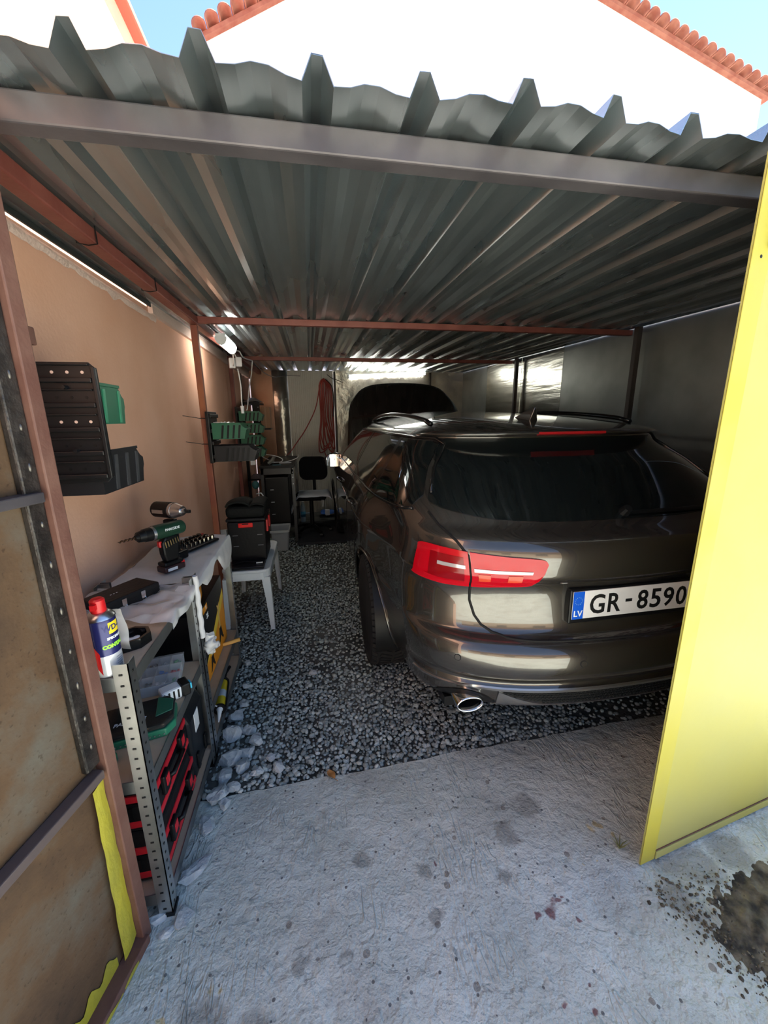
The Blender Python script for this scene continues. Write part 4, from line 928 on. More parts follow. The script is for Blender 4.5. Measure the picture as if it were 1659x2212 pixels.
# battery / roll with printed label
rb = thing('battery_pack', 'battery pack wrapped in a black and white printed label', 'battery', (-.530, 1.345, .501), math.radians(35))
MB().box(-.045, .02, -.026, .026, 0, .045).build('wrapped_body', M('label_white', (.75, .78, .80), .4), rb, bevel=.008); MB().box(.0201, .05, -.028, .028, 0, .048).build('black_end', BLACK, rb, bevel=.006)
for i in range(4): MB().box(-.04 + i * .015, -.034 + i * .015, -.0268, -.026, .004 + .004 * (i % 2), .04).build('print_mark', BLACK, rb)
MB().box(.0505, .058, -.012, .012, .012, .034).build('cyan_tab', M('cyan_tab', (.05, .5, .7), .4), rb)
# tall black machine case
mc = thing('machine_case', 'tall black moulded machine case with a white sticker standing upright', 'case', (-.590, 1.465, .087), math.radians(0))
MB().prism([(-.10, 0), (.078, 0), (.082, .05), (.082, .26), (.05, .335), (.02, .36), (-.06, .36), (-.10, .32)], -.085, .085, Matrix.Rotation(PI / 2, 4, 'X')).build('case_shell', M('case_black_blue', (.009, .011, .014), .4, spec=.3), mc, bevel=.012)
MB().box(-.02, .06, -.03, .03, .352, .372).build('handle', BLACK, mc, bevel=.008)
MB().box(.0822, .084, -.035, .015, .18, .26).build('white_sticker', WHITE, mc)
for y in (-.05, .05): MB().box(.082, .09, y - .012, y + .012, .03, .10).build('catch', BLACK, mc, bevel=.004)
# red and black tool bags
TB = M('tool_box_black', (.007, .007, .008), .5, spec=.3, bump=.1, bscale=60); TR = M('tool_box_red', (.52, .012, .025), .45)
def red_box(label, x0, x1, y0, y1, z0, h, grp='red and black tool cases on the bottom shelf'):
    cx, cy = (x0 + x1) / 2, (y0 + y1) / 2; a, b = (x1 - x0) / 2, (y1 - y0) / 2
    r = thing('tool_case', label, 'tool case', (cx, cy, z0), 0, grp)
    MB().taper(-a, a, -b, b, 0, h * .55, 1.0).build('lower_shell', TB, r, bevel=.014, seg=3)
    MB().taper(-a, a, -b, b, h * .56, h, .93).build('upper_shell', TB, r, bevel=.016, seg=3)
    MB().box(-a - .002, a + .002, -b - .002, b + .002, h * .10, h * .24).build('red_band', TR, r, bevel=.004)
    MB().box(-a - .001, a + .001, -b - .001, b + .001, h * .60, h * .74).build('red_band', TR, r, bevel=.004)
    for yy in (-b * .5, b * .5):
        lt_ = MB(); lt_.box(a - .002, a + .014, yy - .022, yy + .022, h * .34, h * .72); ltc = lt_.build('latch', BLACK, r, bevel=.005)
        MB().box(a + .0135, a + .0155, yy - .012, yy + .012, h * .48, h * .66).build('latch_tab', TR, ltc)
    hd = MB(); hd.tube([(a, -.05, h * .45), (a + .02, -.045, h * .5), (a + .022, .045, h * .5), (a, .05, h * .45)], .008, 6); hd.build('handle', BLACK, r, smooth=True)
    MB().box(-a * .2, a * .5, -b - .004, -b - .002, h * .30, h * .52).build('label_plate', BLACK, r); MB().box(a * .1, a * .2, -b - .0055, -b - .004, h * .33, h * .5).build('label_print', WHITE, r)
    return r
red_box('red banded black tool case at the bottom of the stack behind the near shelf leg', -.76, -.508, 1.035, 1.365, .087, .180)
red_box('red banded black tool case lying on top of the near bottom stack', -.75, -.512, 1.045, 1.355, .269, .180)
# jack stand carton with printed art
jb = thing('jack_stand_carton', 'black and orange carton printed with jack stands', 'carton', (0, 0, 0))
MB().box(-.785, -.535, 1.70, 2.19, .247, .63).build('carton', M('carton_black', (.006, .006, .007), .4, spec=.3), jb, bevel=.003)
OR = M('carton_orange', (.80, .30, .01), .4); YL = M('carton_yellow', (.85, .60, .05), .4)
xo = -.5344
def face(poly, nm, mat, d=0.0):
    m_ = MB(); n = len(poly); m_.add([(xo + d, y, z) for y, z in poly] + [(xo + d - .0006, y, z) for y, z in poly], [tuple(range(n)), tuple(reversed(range(n, 2 * n)))] + [(i, (i + 1) % n, n + (i + 1) % n, n + i) for i in range(n)]); return m_.build(nm, mat, jb)
face([(1.74, .25), (2.185, .25), (2.185, .55), (1.74, .33)], 'orange_art', OR)
face([(1.78, .345), (1.74, .33), (2.185, .55), (2.185, .50), (1.90, .36)], 'yellow_flash', YL, .0006)
def stand(y, z, k):
    face([(y - .05 * k, z), (y - .035 * k, z + .01 * k), (y - .018 * k, z + .07 * k), (y + .018 * k, z + .07 * k), (y + .035 * k, z + .01 * k), (y + .05 * k, z), (y + .03 * k, z - .003 * k), (y, z + .03 * k), (y - .03 * k, z - .003 * k)], 'printed_stand', BLACK, .0012)
    face([(y - .010 * k, z + .07 * k), (y + .010 * k, z + .07 * k), (y + .010 * k, z + .16 * k), (y + .022 * k, z + .19 * k), (y, z + .178 * k), (y - .022 * k, z + .19 * k), (y - .010 * k, z + .16 * k)], 'printed_post', M('carton_tan', (.75, .48, .14), .4), .0012)
stand(2.06, .30, 1.15); stand(1.86, .27, .95)
face([(1.80, .585), (1.875, .585), (1.875, .615), (1.80, .615)], 'orange_badge', OR, .0008)
text('badge_letter', 'B', .026, WHITE, jb, Matrix.Translation((xo + .0016, 1.85, .60)) @ Matrix.Rotation(PI / 2, 4, 'Z') @ Matrix.Rotation(PI / 2, 4, 'X'))
text('carton_lettering', '3E', .034, WHITE, jb, Matrix.Translation((xo + .0012, 1.86, .553)) @ Matrix.Rotation(PI / 2, 4, 'Z') @ Matrix.Rotation(PI / 2, 4, 'X'), bold=.0008)
jb2 = thing('small_carton', 'small black carton with an orange side lying on the jack stand carton', 'carton', (-.65, 1.84, .632), math.radians(10))
MB().box(-.08, .10, -.09, .09, 0, .09).build('carton', MATS['carton_black'], jb2, bevel=.002); MB().box(.1002, .1008, -.03, .05, .01, .08).build('orange_side', OR, jb2)
MB().box(.101, .1014, -.08, -.04, .03, .07).build('white_label', WHITE, jb2)
# caulking gun, hammer
cg = thing('caulking_gun', 'yellow sealant cartridge in a caulking gun pointing out of the low shelf', 'caulking gun', (-.512, 1.845, .105), math.radians(-83))
MB().cyl((-.11, 0, 0), (.085, 0, 0), .025, n=18).build('cartridge', M('cartridge_yellow', (.62, .48, .02), .35), cg, smooth=2)
MB().cyl((-.03, 0, 0), (.02, 0, 0), .0255, n=18).build('cartridge_label', M('cartridge_blue', (.45, .55, .62), .4), cg, smooth=2)
MB().tube([(.085, 0, 0), (.10, 0, 0), (.165, 0, -.01)], [.02, .012, .003], 10).build('nozzle', WHITE, cg, smooth=2)
cr = MB(); cr.cyl((.085, 0, 0), (.094, 0, 0), .029, n=18); cr.box(-.12, .09, -.030, -.026, -.012, .012); cr.box(-.12, .09, .026, .030, -.012, .012); cr.cyl((-.125, 0, 0), (-.115, 0, 0), .030, n=18); cr.tube([(-.12, 0, 0), (-.30, 0, 0)], .004, 6); cr.tube([(-.125, 0, 0), (-.17, .01, .02), (-.21, .03, .03)], .009, 6); cr.build('gun_frame', BLACK, cg, smooth=2)
MB().tube([(.094, -.01, .022), (.094, -.022, .03), (.094, -.034, .022), (.094, -.030, .008)], .003, 5).build('nozzle_ring', WHITE, cg)
hmr = thing('hammer', 'hammer with a pale wooden handle poking out over the low shelf edge', 'hammer', (-.545, 2.08, .255), math.radians(18))
MB().tube([(-.05, 0, 0), (.04, 0, .004), (.10, 0, .010)], [.011, .010, .012], 8).build('handle', M('hammer_wood', (.70, .38, .10), .5), hmr, smooth=True)
MB().box(-.075, -.045, -.055, .055, -.012, .014).build('head', BLACK, hmr, bevel=.004)
tag(crumple('paper_sheet', 'white sheet of packing paper on the ground behind the near shelf leg', lambda u, v: (-.66 + .145 * u, 1.0 + .03 * v + .02 * u, .010 + .055 * (1 - v) ** 2), 14, 10, FOAM, .008, 20, 'paper'))
# ------------------------------------------------------------------ louvre panels and storage bins
PANEL = M('louvre_black', (.010, .010, .011), .35, spec=.35)
BINB = M('bin_black', (.013, .013, .015), .42, spec=.35)
def louvre(name, label, wd, ht, nrow, loc, rotz, holes=True):
    # local: x across, z up, panel in plane y = 0, bins hang on +y
    r = thing(name, label, 'louvre panel', loc, rotz)
    c = .018
    MB().prism([(0, 0), (wd - c, 0), (wd, c), (wd, ht - c), (wd - c, ht), (0, ht)], -.003, .003, Matrix.Rotation(PI / 2, 4, 'X')).build('back_plate', PANEL, r, bevel=.001)
    for x in (0, wd - .010): MB().box(x, x + .010, -.014, .003, .014, ht - .014).build('side_rib', PANEL, r, bevel=.002)
    for i in range(nrow):
        z = ht * (i + .5) / nrow; dz = ht / nrow
        MB().box(.012, wd - .012, -.012, -.003, z - dz * .32, z - dz * .12).build('louvre', PANEL, r, bevel=.003)
        MB().box(.016, wd - .016, -.0095, -.003, z + dz * .36, z + dz * .44).build('louvre', PANEL, r, bevel=.002)
        if holes:
            lit = M('wall_through_hole', (.62, .42, .34), .8) if i in (nrow - 1, 2) else BLACK
            for k in range(3):
                x = wd * (.35 + .22 * k); MB().cyl((x, -.0034, z + dz * .10), (x, -.0042, z + dz * .10), .0042, n=8).build('hole', lit, r)
    for z in (ht * .28, ht * .80): MB().cyl((wd * .52, -.003, z), (wd * .52, -.020, z), .006, .005, 8).build('peg', PANEL, r)
    return r
def make_bin(ln, wd, ht, mat, ribs):
    # local: back face at y = 0, opens towards +y end, x across, z up
    r = bpy.data.objects.new('storage_bin', None); C.objects.link(r); r.empty_display_size = .03
    side = [(0, 0), (ln * .93, 0), (ln * .97, ht * .35), (ln, ht * .45), (ln, ht * .66), (ln * .93, ht * .74), (ln * .84, ht * .94), (0, ht)]
    for s in (-1, 1):
        m_ = MB(); x = s * wd / 2; t = .0025
        m_.add([(x, y, z) for y, z in side] + [(x - s * t, y, z) for y, z in side], [tuple(range(8)), tuple(reversed(range(8, 16)))] + [(i, (i + 1) % 8, 8 + (i + 1) % 8, 8 + i) for i in range(8)]); sd_ = m_.build('bin_side', mat, r)
        rb_ = MB()
        for k in range(ribs):
            y = ln * (.24 + .50 * k / max(1, ribs - 1)); rb_.add([(x + s * .003, y, .004), (x + s * .003, y + ln * .06, .004), (x + s * .003, y + ln * .12, ht * .86), (x + s * .003, y + ln * .06, ht * .86)] + [(x, y, .004), (x, y + ln * .06, .004), (x, y + ln * .12, ht * .86), (x, y + ln * .06, ht * .86)], [(0, 1, 2, 3), (0, 4, 5, 1), (1, 5, 6, 2), (2, 6, 7, 3), (3, 7, 4, 0)])
        rb_.build('rib', M('rib_' + mat.name, tuple(min(1, c * 1.9 + .02) for c in mat.node_tree.nodes['Principled BSDF'].inputs[0].default_value[:3]), .4) if ribs < 4 else BLACK, sd_)
        MB().box(min(x, x + s * .004), max(x, x + s * .004), 0, ln * .85, ht * .93, ht).build('bin_rim', mat, sd_)
    w2 = wd / 2 - .0025
    MB().box(-w2, w2, 0, ln * .93, 0, .0025).build('bin_floor', mat, r); MB().box(-w2, w2, 0, .0025, .0025, ht).build('bin_back', mat, r)
    f_ = MB(); f_.add([(-w2, ln * .93, 0), (w2, ln * .93, 0), (w2, ln * .985, ht * .45), (-w2, ln * .985, ht * .45), (-w2, ln * .995, ht * .62), (w2, ln * .995, ht * .62)], [(0, 1, 2, 3), (3, 2, 5, 4)]); f_.build('bin_front', mat, r, solid=.0025)
    MB().box(-w2, w2, ln * .985, ln + .006, ht * .55, ht * .66).build('label_lip', mat, r, bevel=.002)
    return r
louvre('louvre_panel', 'black louvre panel next to the rusty door, inner one with clear peg holes', .165, .325, 5, (-.725, 1.25, 1.300), 0)
louvre('louvre_panel', 'black louvre panel mostly hidden behind the rusty door edge', .130, .325, 5, (-.862 + .0, 1.27, 1.305), 0) if False else louvre('louvre_panel', 'black louvre panel mostly hidden behind the rusty door edge', .085, .325, 5, (-.818, 1.26, 1.305), 0)
def put_bin(b, label, loc, rotz, group=None):
    b.location = loc; b.rotation_euler = (0, 0, rotz); return tag(b, label, 'storage bin', group)
put_bin(make_bin(.185, .10, .115, GREEN, 2), 'green storage bin hooked on the louvre panel by the rusty door', (-.632, 1.256, 1.462), 0)
put_bin(make_bin(.30, .19, .125, BINB, 3), 'large black storage bin hooked low on the louvre panel by the rusty door', (-.690, 1.256, 1.262), 0)
bk = struct(MB().box(-.80, -.62, 1.10, 1.125, 1.645, 1.685).build('trim_9', BROWN, bevel=.003), 'stub of brown square tube behind the door edge')
# panel tied to the orange post
pn = thing('louvre_panel', 'black louvre strip tied to the orange post with green and black bins', 'louvre panel', (-.673, 2.90, 1.185))
MB().box(-.0, .022, -.07, .17, 0, .34).build('back_plate', PANEL, pn, bevel=.004)
for z in (.03, .12, .20, .30): MB().box(.0225, .034, -.065, .165, z, z + .025).build('louvre', PANEL, pn, bevel=.003)
for z in (.295, .125): 
    zt = thing('zip_tie', 'black zip tie with its tail sticking out %s on the orange post' % ('above the green bins' if z > .2 else 'below the green bins'), 'zip tie', (-.673, 2.90, 1.185 + z))
    MB().tube([(.024, -.02, 0), (-.046, -.024, .002), (-.046, .03, .002)], .003, 5).build('loop', BLACK, zt); MB().tube([(-.046, -.024, .002), (-.10, -.03, .012), (-.145, -.04, .02)], .0022, 5).build('tail', BLACK, zt)
gb = make_bin(.215, .046, .105, GREEN, 4); bb = make_bin(.27, .052, .105, BINB, 5)
pos5 = ['first', 'second', 'third', 'fourth']
for i in range(4):
    b = gb if i == 0 else copy_tree(gb); put_bin(b, 'green bin on the orange post, %s of the row counted from the entrance' % pos5[i], (-.637, 2.846 + i * .048, 1.345), -PI / 2, 'green bins on the orange post')
    b = bb if i == 0 else copy_tree(bb); put_bin(b, 'black bin on the orange post, %s of the row counted from the entrance' % pos5[i], (-.637, 2.850 + i * .0545, 1.195), -PI / 2, 'black bins on the orange post')
foil = MB(); foil.grid(lambda u, v: (-.63 + .13 * u, 2.835 + .06 * v, 1.453 + .010 * mnoise.noise(Vector((u * 9, v * 6, 1)))), 14, 8); tag(foil.build('clear_bag', FILM2, smooth=True), 'shiny clear bag lying across the green bins on the orange post', 'bag')
# far bins by the second post
pn2 = thing('louvre_panel', 'black louvre strip on the dark red post carrying four tiers of green bins', 'louvre panel', (-.790, 4.70, 1.01))
MB().box(0, .020, -.07, .24, 0, .60).build('back_plate', PANEL, pn2, bevel=.004)
for i in range(5): MB().box(.0205, .03, -.06, .23, .05 + i * .12, .075 + i * .12).build('louvre', PANEL, pn2)
gf = make_bin(.25, .085, .105, GREEN, 4)
tier = ['top', 'second', 'third', 'bottom']
for t_ in range(4):
    for c_ in range(2):
        b = gf if (t_ == 0 and c_ == 0) else copy_tree(gf)
        put_bin(b, 'green bin on the dark red post, %s tier, %s' % (tier[t_], 'front' if c_ == 0 else 'rear'), (-.758, 4.70 + c_ * .09, 1.455 - t_ * .130), -PI / 2, 'green bins on the dark red post')
# ------------------------------------------------------------------ white plastic table with tool trunk and laptop
tb = thing('plastic_table', 'low white plastic table with rounded corners', 'table', (-.487, 3.02, 0))
def rrect(a, b, r, n=5):
    pts = []
    for cx, cy, a0 in ((a - r, b - r, 0), (-a + r, b - r, PI / 2), (-a + r, -b + r, PI), (a - r, -b + r, 1.5 * PI)):
        for i in range(n + 1): pts.append((cx + r * math.cos(a0 + i * PI / 2 / n), cy + r * math.sin(a0 + i * PI / 2 / n)))
    return pts
WPL = M('white_table_plastic', (.62, .68, .72), .35)
MB().prism(rrect(.165, .355, .07), .435, .457).build('table_top', WPL, tb, bevel=.006)
ap = MB(); o_ = rrect(.160, .350, .065); i_ = rrect(.150, .340, .06); n = len(o_)
ap.add([(x, y, .435) for x, y in o_] + [(x, y, .385) for x, y in o_] + [(x, y, .385) for x, y in i_] + [(x, y, .435) for x, y in i_], [(a * n + i, a * n + (i + 1) % n, (a + 1) * n + (i + 1) % n, (a + 1) * n + i) for a in range(3) for i in range(n)]); ap.build('apron', WPL, tb)
for i in range(10): MB().box(-.12, .12, -.29 + i * .06, -.275 + i * .06, .4572, .459).build('top_rib', WPL, tb)
for sx in (-1, 1):
    for sy in (-1, 1):
        lg = MB()
        secs = []
        for z, w_, ox in ((.40, .058, 0), (.25, .044, .012), (0, .028, .022)):
            x1, y1 = sx * (.158 + ox * .4), sy * (.346 + ox * .4); secs.append([(x1, y1 - sy * w_, z), (x1, y1, z), (x1 - sx * w_, y1, z), (x1 - sx * w_ * .75, y1 - sy * .010, z), (x1 - sx * .010, y1 - sy * .010, z), (x1 - sx * .010, y1 - sy * w_ * .8, z)])
        lg.add([p for s_ in secs for p in s_], [(a * 6 + i, a * 6 + (i + 1) % 6, (a + 1) * 6 + (i + 1) % 6, (a + 1) * 6 + i) for a in range(2) for i in range(6)] + [(0, 1, 2, 3, 4, 5), (17, 16, 15, 14, 13, 12)]); lg.build('leg', WPL, tb)
tt = thing('tool_chest', 'black tool chest with a red latch standing on the white table', 'tool chest', (-.485, 2.99, .460))
MB().taper(-.125, .125, -.135, .155, 0, .30, 1.05).build('chest_body', TB, tt, bevel=.012)
MB().box(-.136, .136, -.146, .166, .302, .325).build('chest_lid', TB, tt, bevel=.008)
MB().box(-.052, .048, -.156, -.142, .262, .294).build('red_latch', M('bright_red', (.70, .01, .01), .35), tt, bevel=.004)
MB().box(-.025, .02, -.1565, -.15, .284, .292).build('latch_slot', BLACK, tt)
for x in (-.08, .09): 
    for z in (.12, .20): MB().box(x - .018, x + .018, -.1425, -.138, z, z + .004).build('highlight_rib', M('grey_plastic', (.18, .18, .19), .4), tt)
for y in (-.06, .08): MB().box(.128, .142, y, y + .05, .2, .29).build('side_catch', RED, tt, bevel=.003)
bg_ = thing('tool_bag', 'soft black tool bag with a flap lying on the black tool chest', 'bag', (-.485, 2.99, .786))
BAGM = M('black_nylon', (.009, .010, .0095), .7, spec=.2, bump=.4, bscale=60)
MB().box(-.135, .135, -.14, .15, 0, .085).build('bag_body', BAGM, bg_, bevel=.03, seg=3)
fl_ = MB(); fl_.grid(lambda u, v: (-.125 + .16 * u, -.15 + .27 * v, .088 + .030 * math.sin(PI * u) ** .7 + .012 * math.sin(v * 5)), 14, 12); fl_.build('flap', BAGM, bg_, smooth=True, solid=.012)
fl2 = MB(); fl2.grid(lambda u, v: (.03 + .105 * u, -.145 + .28 * v, .086 + .016 * math.sin(PI * u) ** .7), 10, 10); fl2.build('flap', BAGM, bg_, smooth=True, solid=.01)
MB().sphere((-.06, -.10, .122), .006, 8, 5).build('snap_button', STEEL, bg_)
lp = thing('laptop', 'closed black laptop with a cable lying on the white table', 'laptop', (-.485, 2.765, .460))
MB().box(-.118, .120, -.085, .080, 0, .012).build('laptop_base', BLACK, lp, bevel=.004); MB().box(-.118, .120, -.085, .080, .0125, .022).build('laptop_lid', M('laptop_lid', (.012, .012, .015), .25), lp, bevel=.004)
tag(MB().tube([(-.58, 2.74, .487), (-.50, 2.78, .49), (-.44, 2.76, .488), (-.405, 2.755, .488)], .004, 6).build('usb_cable', BLACK, smooth=True), 'black cable lying on the laptop', 'cable')
tag(MB().box(-.022, .022, -.006, .006, 0, .005).build('cable_tag', WHITE, loc=(-.40, 2.745, .484), rot=(0, 0, .12)), 'white tag on the laptop cable', 'tag')
# ------------------------------------------------------------------ back corner: desk, chair, boxes
DK = M('desk_black', (.007, .007, .008), .45, spec=.3)
de = thing('workbench', 'black steel workbench in the back left corner', 'workbench', (0, 0, 0))
MB().box(-.60, -.205, 4.74, 5.96, .915, .945).build('bench_top', DK, de, bevel=.003)
MB().box(-.59, -.22, 4.76, 4.78, .84, .914).build('apron', M('desk_grey', (.05, .05, .05), .4), de)
for x, y in ((-.595, 4.76), (-.245, 4.76), (-.595, 5.92), (-.245, 5.92)):
    MB().box(x, x + .035, y, y + .035, 0, .915).build('leg', M('desk_leg_grey', (.06, .06, .062), .35, .5), de)
for z in (.90, .86, .80, .72): MB().cyl((-.228, 4.7595, z), (-.228, 4.757, z), .006, n=8).build('bolt', WHITE, de)
MB().box(-.58, -.26, 5.3, 5.32, .1, .9).build('back_board', DK, de); MB().box(-.59, -.21, 4.80, 5.9, .18, .20).build('lower_shelf', DK, de)
MB().box(-.555, -.28, 4.79, 5.2, .21, .80).build('drawer_cabinet', BLACK, de, bevel=.01)
for z in (.35, .5, .65): MB().box(-.50, -.46, 4.775, 4.79, z, z + .008).build('drawer_pull', STEEL, de)
pg = thing('tall_rack', 'tall black perforated rack upright behind the second post', 'rack', (0, 0, 0))
for x in (-.822, -.65): MB().box(x, x + .035, 5.28, 5.315, 0, 1.68).build('upright', DK, pg)
for z in (.7, 1.2, 1.66): MB().box(-.82, -.605, 5.28, 5.80, z, z + .02).build('shelf', DK, pg)
MB().box(-.69, -.60, 5.27, 5.28, 1.40, 1.68).build('black_panel', DK, pg)
for z in (1.62, 1.57, 1.45): MB().cyl((-.62, 5.2695, z), (-.62, 5.267, z), .005, n=8).build('bolt', WHITE, pg)
cx_ = thing('cardboard_box', 'small brown cardboard box on the tall black rack', 'box', (-.56, 5.55, 1.36)); MB().box(-.045, .06, -.11, .11, 0, .27).build('carton', M('cardboard', (.38, .21, .12), .7), cx_, bevel=.003); MB().box(-.002, .012, -.1105, -.11, 0, .27).build('tape', M('tape_tan', (.45, .27, .16), .3), cx_)
MB().box(-.06, .06, -.12, .12, -.02, 0).build('support_board', DK, cx_)
crumple('grey_bag', 'crumpled grey plastic bag on top of the tall rack', lambda u, v: (-.80 + .22 * u, 5.30 + .3 * v, 1.685 + .05 * math.sin(PI * u) * math.sin(PI * v)), 16, 14, M('grey_bag', (.30, .29, .28), .4), .02, 12, 'bag')
ad = thing('power_adapter', 'white power adapter hanging below the far green bins', 'adapter', (-.655, 4.70, 1.00)); MB().box(-.028, .028, -.02, .0, -.035, .045).build('adapter_body', WHITE, ad, bevel=.006); MB().tube([(0, -.01, .045), (.01, -.01, .08), (.0, -.012, .11)], .004, 5).build('lead', WHITE, ad)
tag(MB().tube([(-.54 + .10 * math.cos(a * 1.3) + .02 * a, 5.0 + .06 * math.sin(a), .952 + .10 * max(0, math.sin(a * .5)) ** 2) for a in [i * .32 for i in range(48)]], .005, 6).build('white_cable', WHITE, smooth=True), 'looped white cable on the black workbench', 'cable')
tag(MB().box(-.05, .05, -.10, .10, 0, .006).build('teal_pad', M('teal_pad', (.05, .13, .15), .5), loc=(-.42, 4.86, .946), rot=(0, 0, .2)), 'teal pad near the front edge of the black workbench', 'pad')
sg = thing('glue_gun', 'grey hand tool leaning on the black workbench', 'tool', (-.50, 4.80, .946)); MB().tube([(0, 0, .02), (.05, .0, .06), (.07, .0, .10)], [.020, .022, .018], 8).build('tool_body', M('tool_grey', (.16, .16, .15), .4), sg, smooth=2); MB().tube([(-.02, 0, .012), (.12, .03, .014)], .012, 6).build('tool_handle', DKPL, sg)
# cable plug in front of the bench
tag(MB().tube([(-.66, 4.74, .62), (-.60, 4.73, .63), (-.565, 4.73, .57), (-.56, 4.73, .50), (-.58, 4.73, .42)], .008, 6).build('charger_lead', WHITE, smooth=True), 'white charger lead hanging in front of the drawers', 'cable')
tag(MB().lathe([(.03, 0), (.045, .03), (.05, .06), (.03, .10), (.02, .11)], n=12).build('teal_cup', M('teal_cup', (.03, .12, .12), .5), loc=(-.67, 4.70, .69), smooth=True) if False else MB().sphere((-.655, 4.725, .73), (.04, .03, .05), 12, 8).build('teal_sponge', M('teal_cup', (.03, .12, .12), .7), smooth=True), 'teal sponge hanging at the left of the workbench', 'sponge')
# storage tub
tu = thing('storage_tub', 'clear storage tub on the gravel under the workbench front', 'tub', (-.415, 4.58, -.005))
tub = MB()
o1, o2, o3 = rrect(.10, .13, .02, 3), rrect(.118, .15, .025, 3), rrect(.128, .16, .028, 3); n = len(o1)
tub.add([(x, y, 0) for x, y in o1] + [(x, y, .23) for x, y in o2], [(i, (i + 1) % n, n + (i + 1) % n, n + i) for i in range(n)] + [tuple(reversed(range(n)))]); tub.build('tub_wall', M('frosted_plastic', (.55, .60, .62), .25, alpha=.55), tu, smooth=2)
rm_ = MB(); rm_.add([(x, y, z) for z in (.225, .25) for x, y in o3] + [(x, y, .25) for x, y in o2] + [(x, y, .225) for x, y in o2], [(a * n + i, a * n + (i + 1) % n, (a + 1) * n + (i + 1) % n, (a + 1) * n + i) for a in range(3) for i in range(n)]); rm_.build('tub_rim', M('tub_rim_grey', (.42, .46, .47), .4), tu)
MB().box(-.08, .08, -.10, .10, .01, .15).build('contents', M('navy_stuff', (.015, .018, .05), .6), tu, bevel=.02)
pl_ = thing('plank_offcut', 'upright board offcut leaning beside the storage tub', 'board', (-.54, 4.44, 0)); MB().box(-.05, .05, -.01, .01, 0, .50).build('board', M('dark_board', (.06, .05, .04), .6), pl_, bevel=.002); MB().box(-.05, .05, -.0105, .0105, .47, .50).build('pale_end', M('pale_wood', (.28, .22, .16), .7), pl_)
gt = thing('green_tool', 'green and black power tool on the ground behind the white table', 'power tool', (-.56, 4.2, 0)); MB().tube([(0, 0, .03), (.08, 0, .10), (.06, 0, .22)], [.04, .045, .035], 10).build('housing', GRN, gt, smooth=True); MB().cyl((.08, -.06, .09), (.085, -.09, .085), .03, n=12).build('guard', STEEL, gt)
# swivel chair
ch = thing('office_chair', 'black swivel chair with a pale cloth on its seat', 'chair', (-.03, 5.10, 0), math.radians(-8))
MB().box(-.205, .205, -.20, .20, .47, .535).build('seat', M('chair_fabric', (.006, .006, .007), .85, spec=.1), ch, bevel=.03, seg=3)
bkp = MB(); bkp.prism(rrect(.185, .155, .09, 6), -.028, .028, Matrix.Translation((0.02, .20, .835)) @ Matrix.Rotation(PI / 2 - .12, 4, 'X')); bkp.build('backrest', MATS['chair_fabric'], ch, bevel=.02, seg=3)
MB().tube([(0.02, .17, .50), (0.02, .24, .54), (0.02, .235, .72)], .022, 6).build('back_stem', BLACK, ch)
MB().cyl((0, 0, .08), (0, 0, .47), .028, .024, 12).build('gas_column', BLACK, ch)
for k in range(5):
    a = 2 * PI * k / 5 + .3
    lg = MB().tube([(0, 0, .11), (.14 * math.cos(a), .14 * math.sin(a), .10), (.24 * math.cos(a), .24 * math.sin(a), .065)], [.026, .022, .016], 6).build('base_arm', BLACK, ch)
    MB().cyl((.24 * math.cos(a) - .02, .24 * math.sin(a), .028), (.24 * math.cos(a) + .02, .24 * math.sin(a), .028), .028, n=12).build('castor', BLACK, lg)
cloth = MB(); cloth.grid(lambda u, v: (-.22 + .45 * u, 4.88 + .40 * v, .545 + .012 * mnoise.noise(Vector((u * 5, v * 5, 3))) - .05 * max(0, abs(2 * u - 1) - .82) * 5 - .02 * max(0, .12 - v) * 8), 24, 20); tag(cloth.build('seat_cloth', M('pale_cloth', (.45, .48, .52), .9), smooth=True, solid=.004), 'pale grey cloth spread over the swivel chair seat', 'cloth')
tag(MB().tube([(.10, 4.895, .53), (.105, 4.885, .46), (.10, 4.88, .40), (.115, 4.88, .40), (.12, 4.885, .47), (.115, 4.895, .53)], .005, 5).build('tie_string', M('pale_cloth2', (.55, .55, .55), .9), smooth=True), 'pale tie string dangling off the front of the seat cloth', 'string')
tag(MB().tube([(-.225, 4.93, .50), (-.26, 4.88, .42), (-.29, 4.85, .33), (-.275, 4.85, .33), (-.235, 4.9, .46)], .005, 5).build('tie_string', MATS['pale_cloth2'], smooth=True), 'pale tie string hanging at the left of the seat cloth', 'string')
mt = MB(); mt.grid(lambda u, v: (-.22 + .75 * u, 4.60 + 1.1 * v, .006 + .006 * hashnoise(u * 3, v * 3)), 12, 12); tag(mt.build('floor_mat', M('dark_mat', (.022, .024, .028), .8), smooth=True, solid=.006), 'dark mat on the gravel under the swivel chair', 'mat')
tag(MB().grid(lambda u, v: (.10 + .38 * u, 6.0 + .20 * v, .02 + .035 * mnoise.noise(Vector((u * 4, v * 4, 8))) + .02), 16, 10).build('blue_rag', M('blue_rag', (.02, .10, .38), .6), smooth=True, solid=.004), 'crumpled blue plastic sheet on the floor at the back wall', 'sheet')
tag(MB().box(-.035, .035, -.03, .03, 0, .09).build('paper_cup', WHITE, loc=(.20, 5.93, .03), bevel=.01), 'small white carton standing by the blue sheet', 'carton')
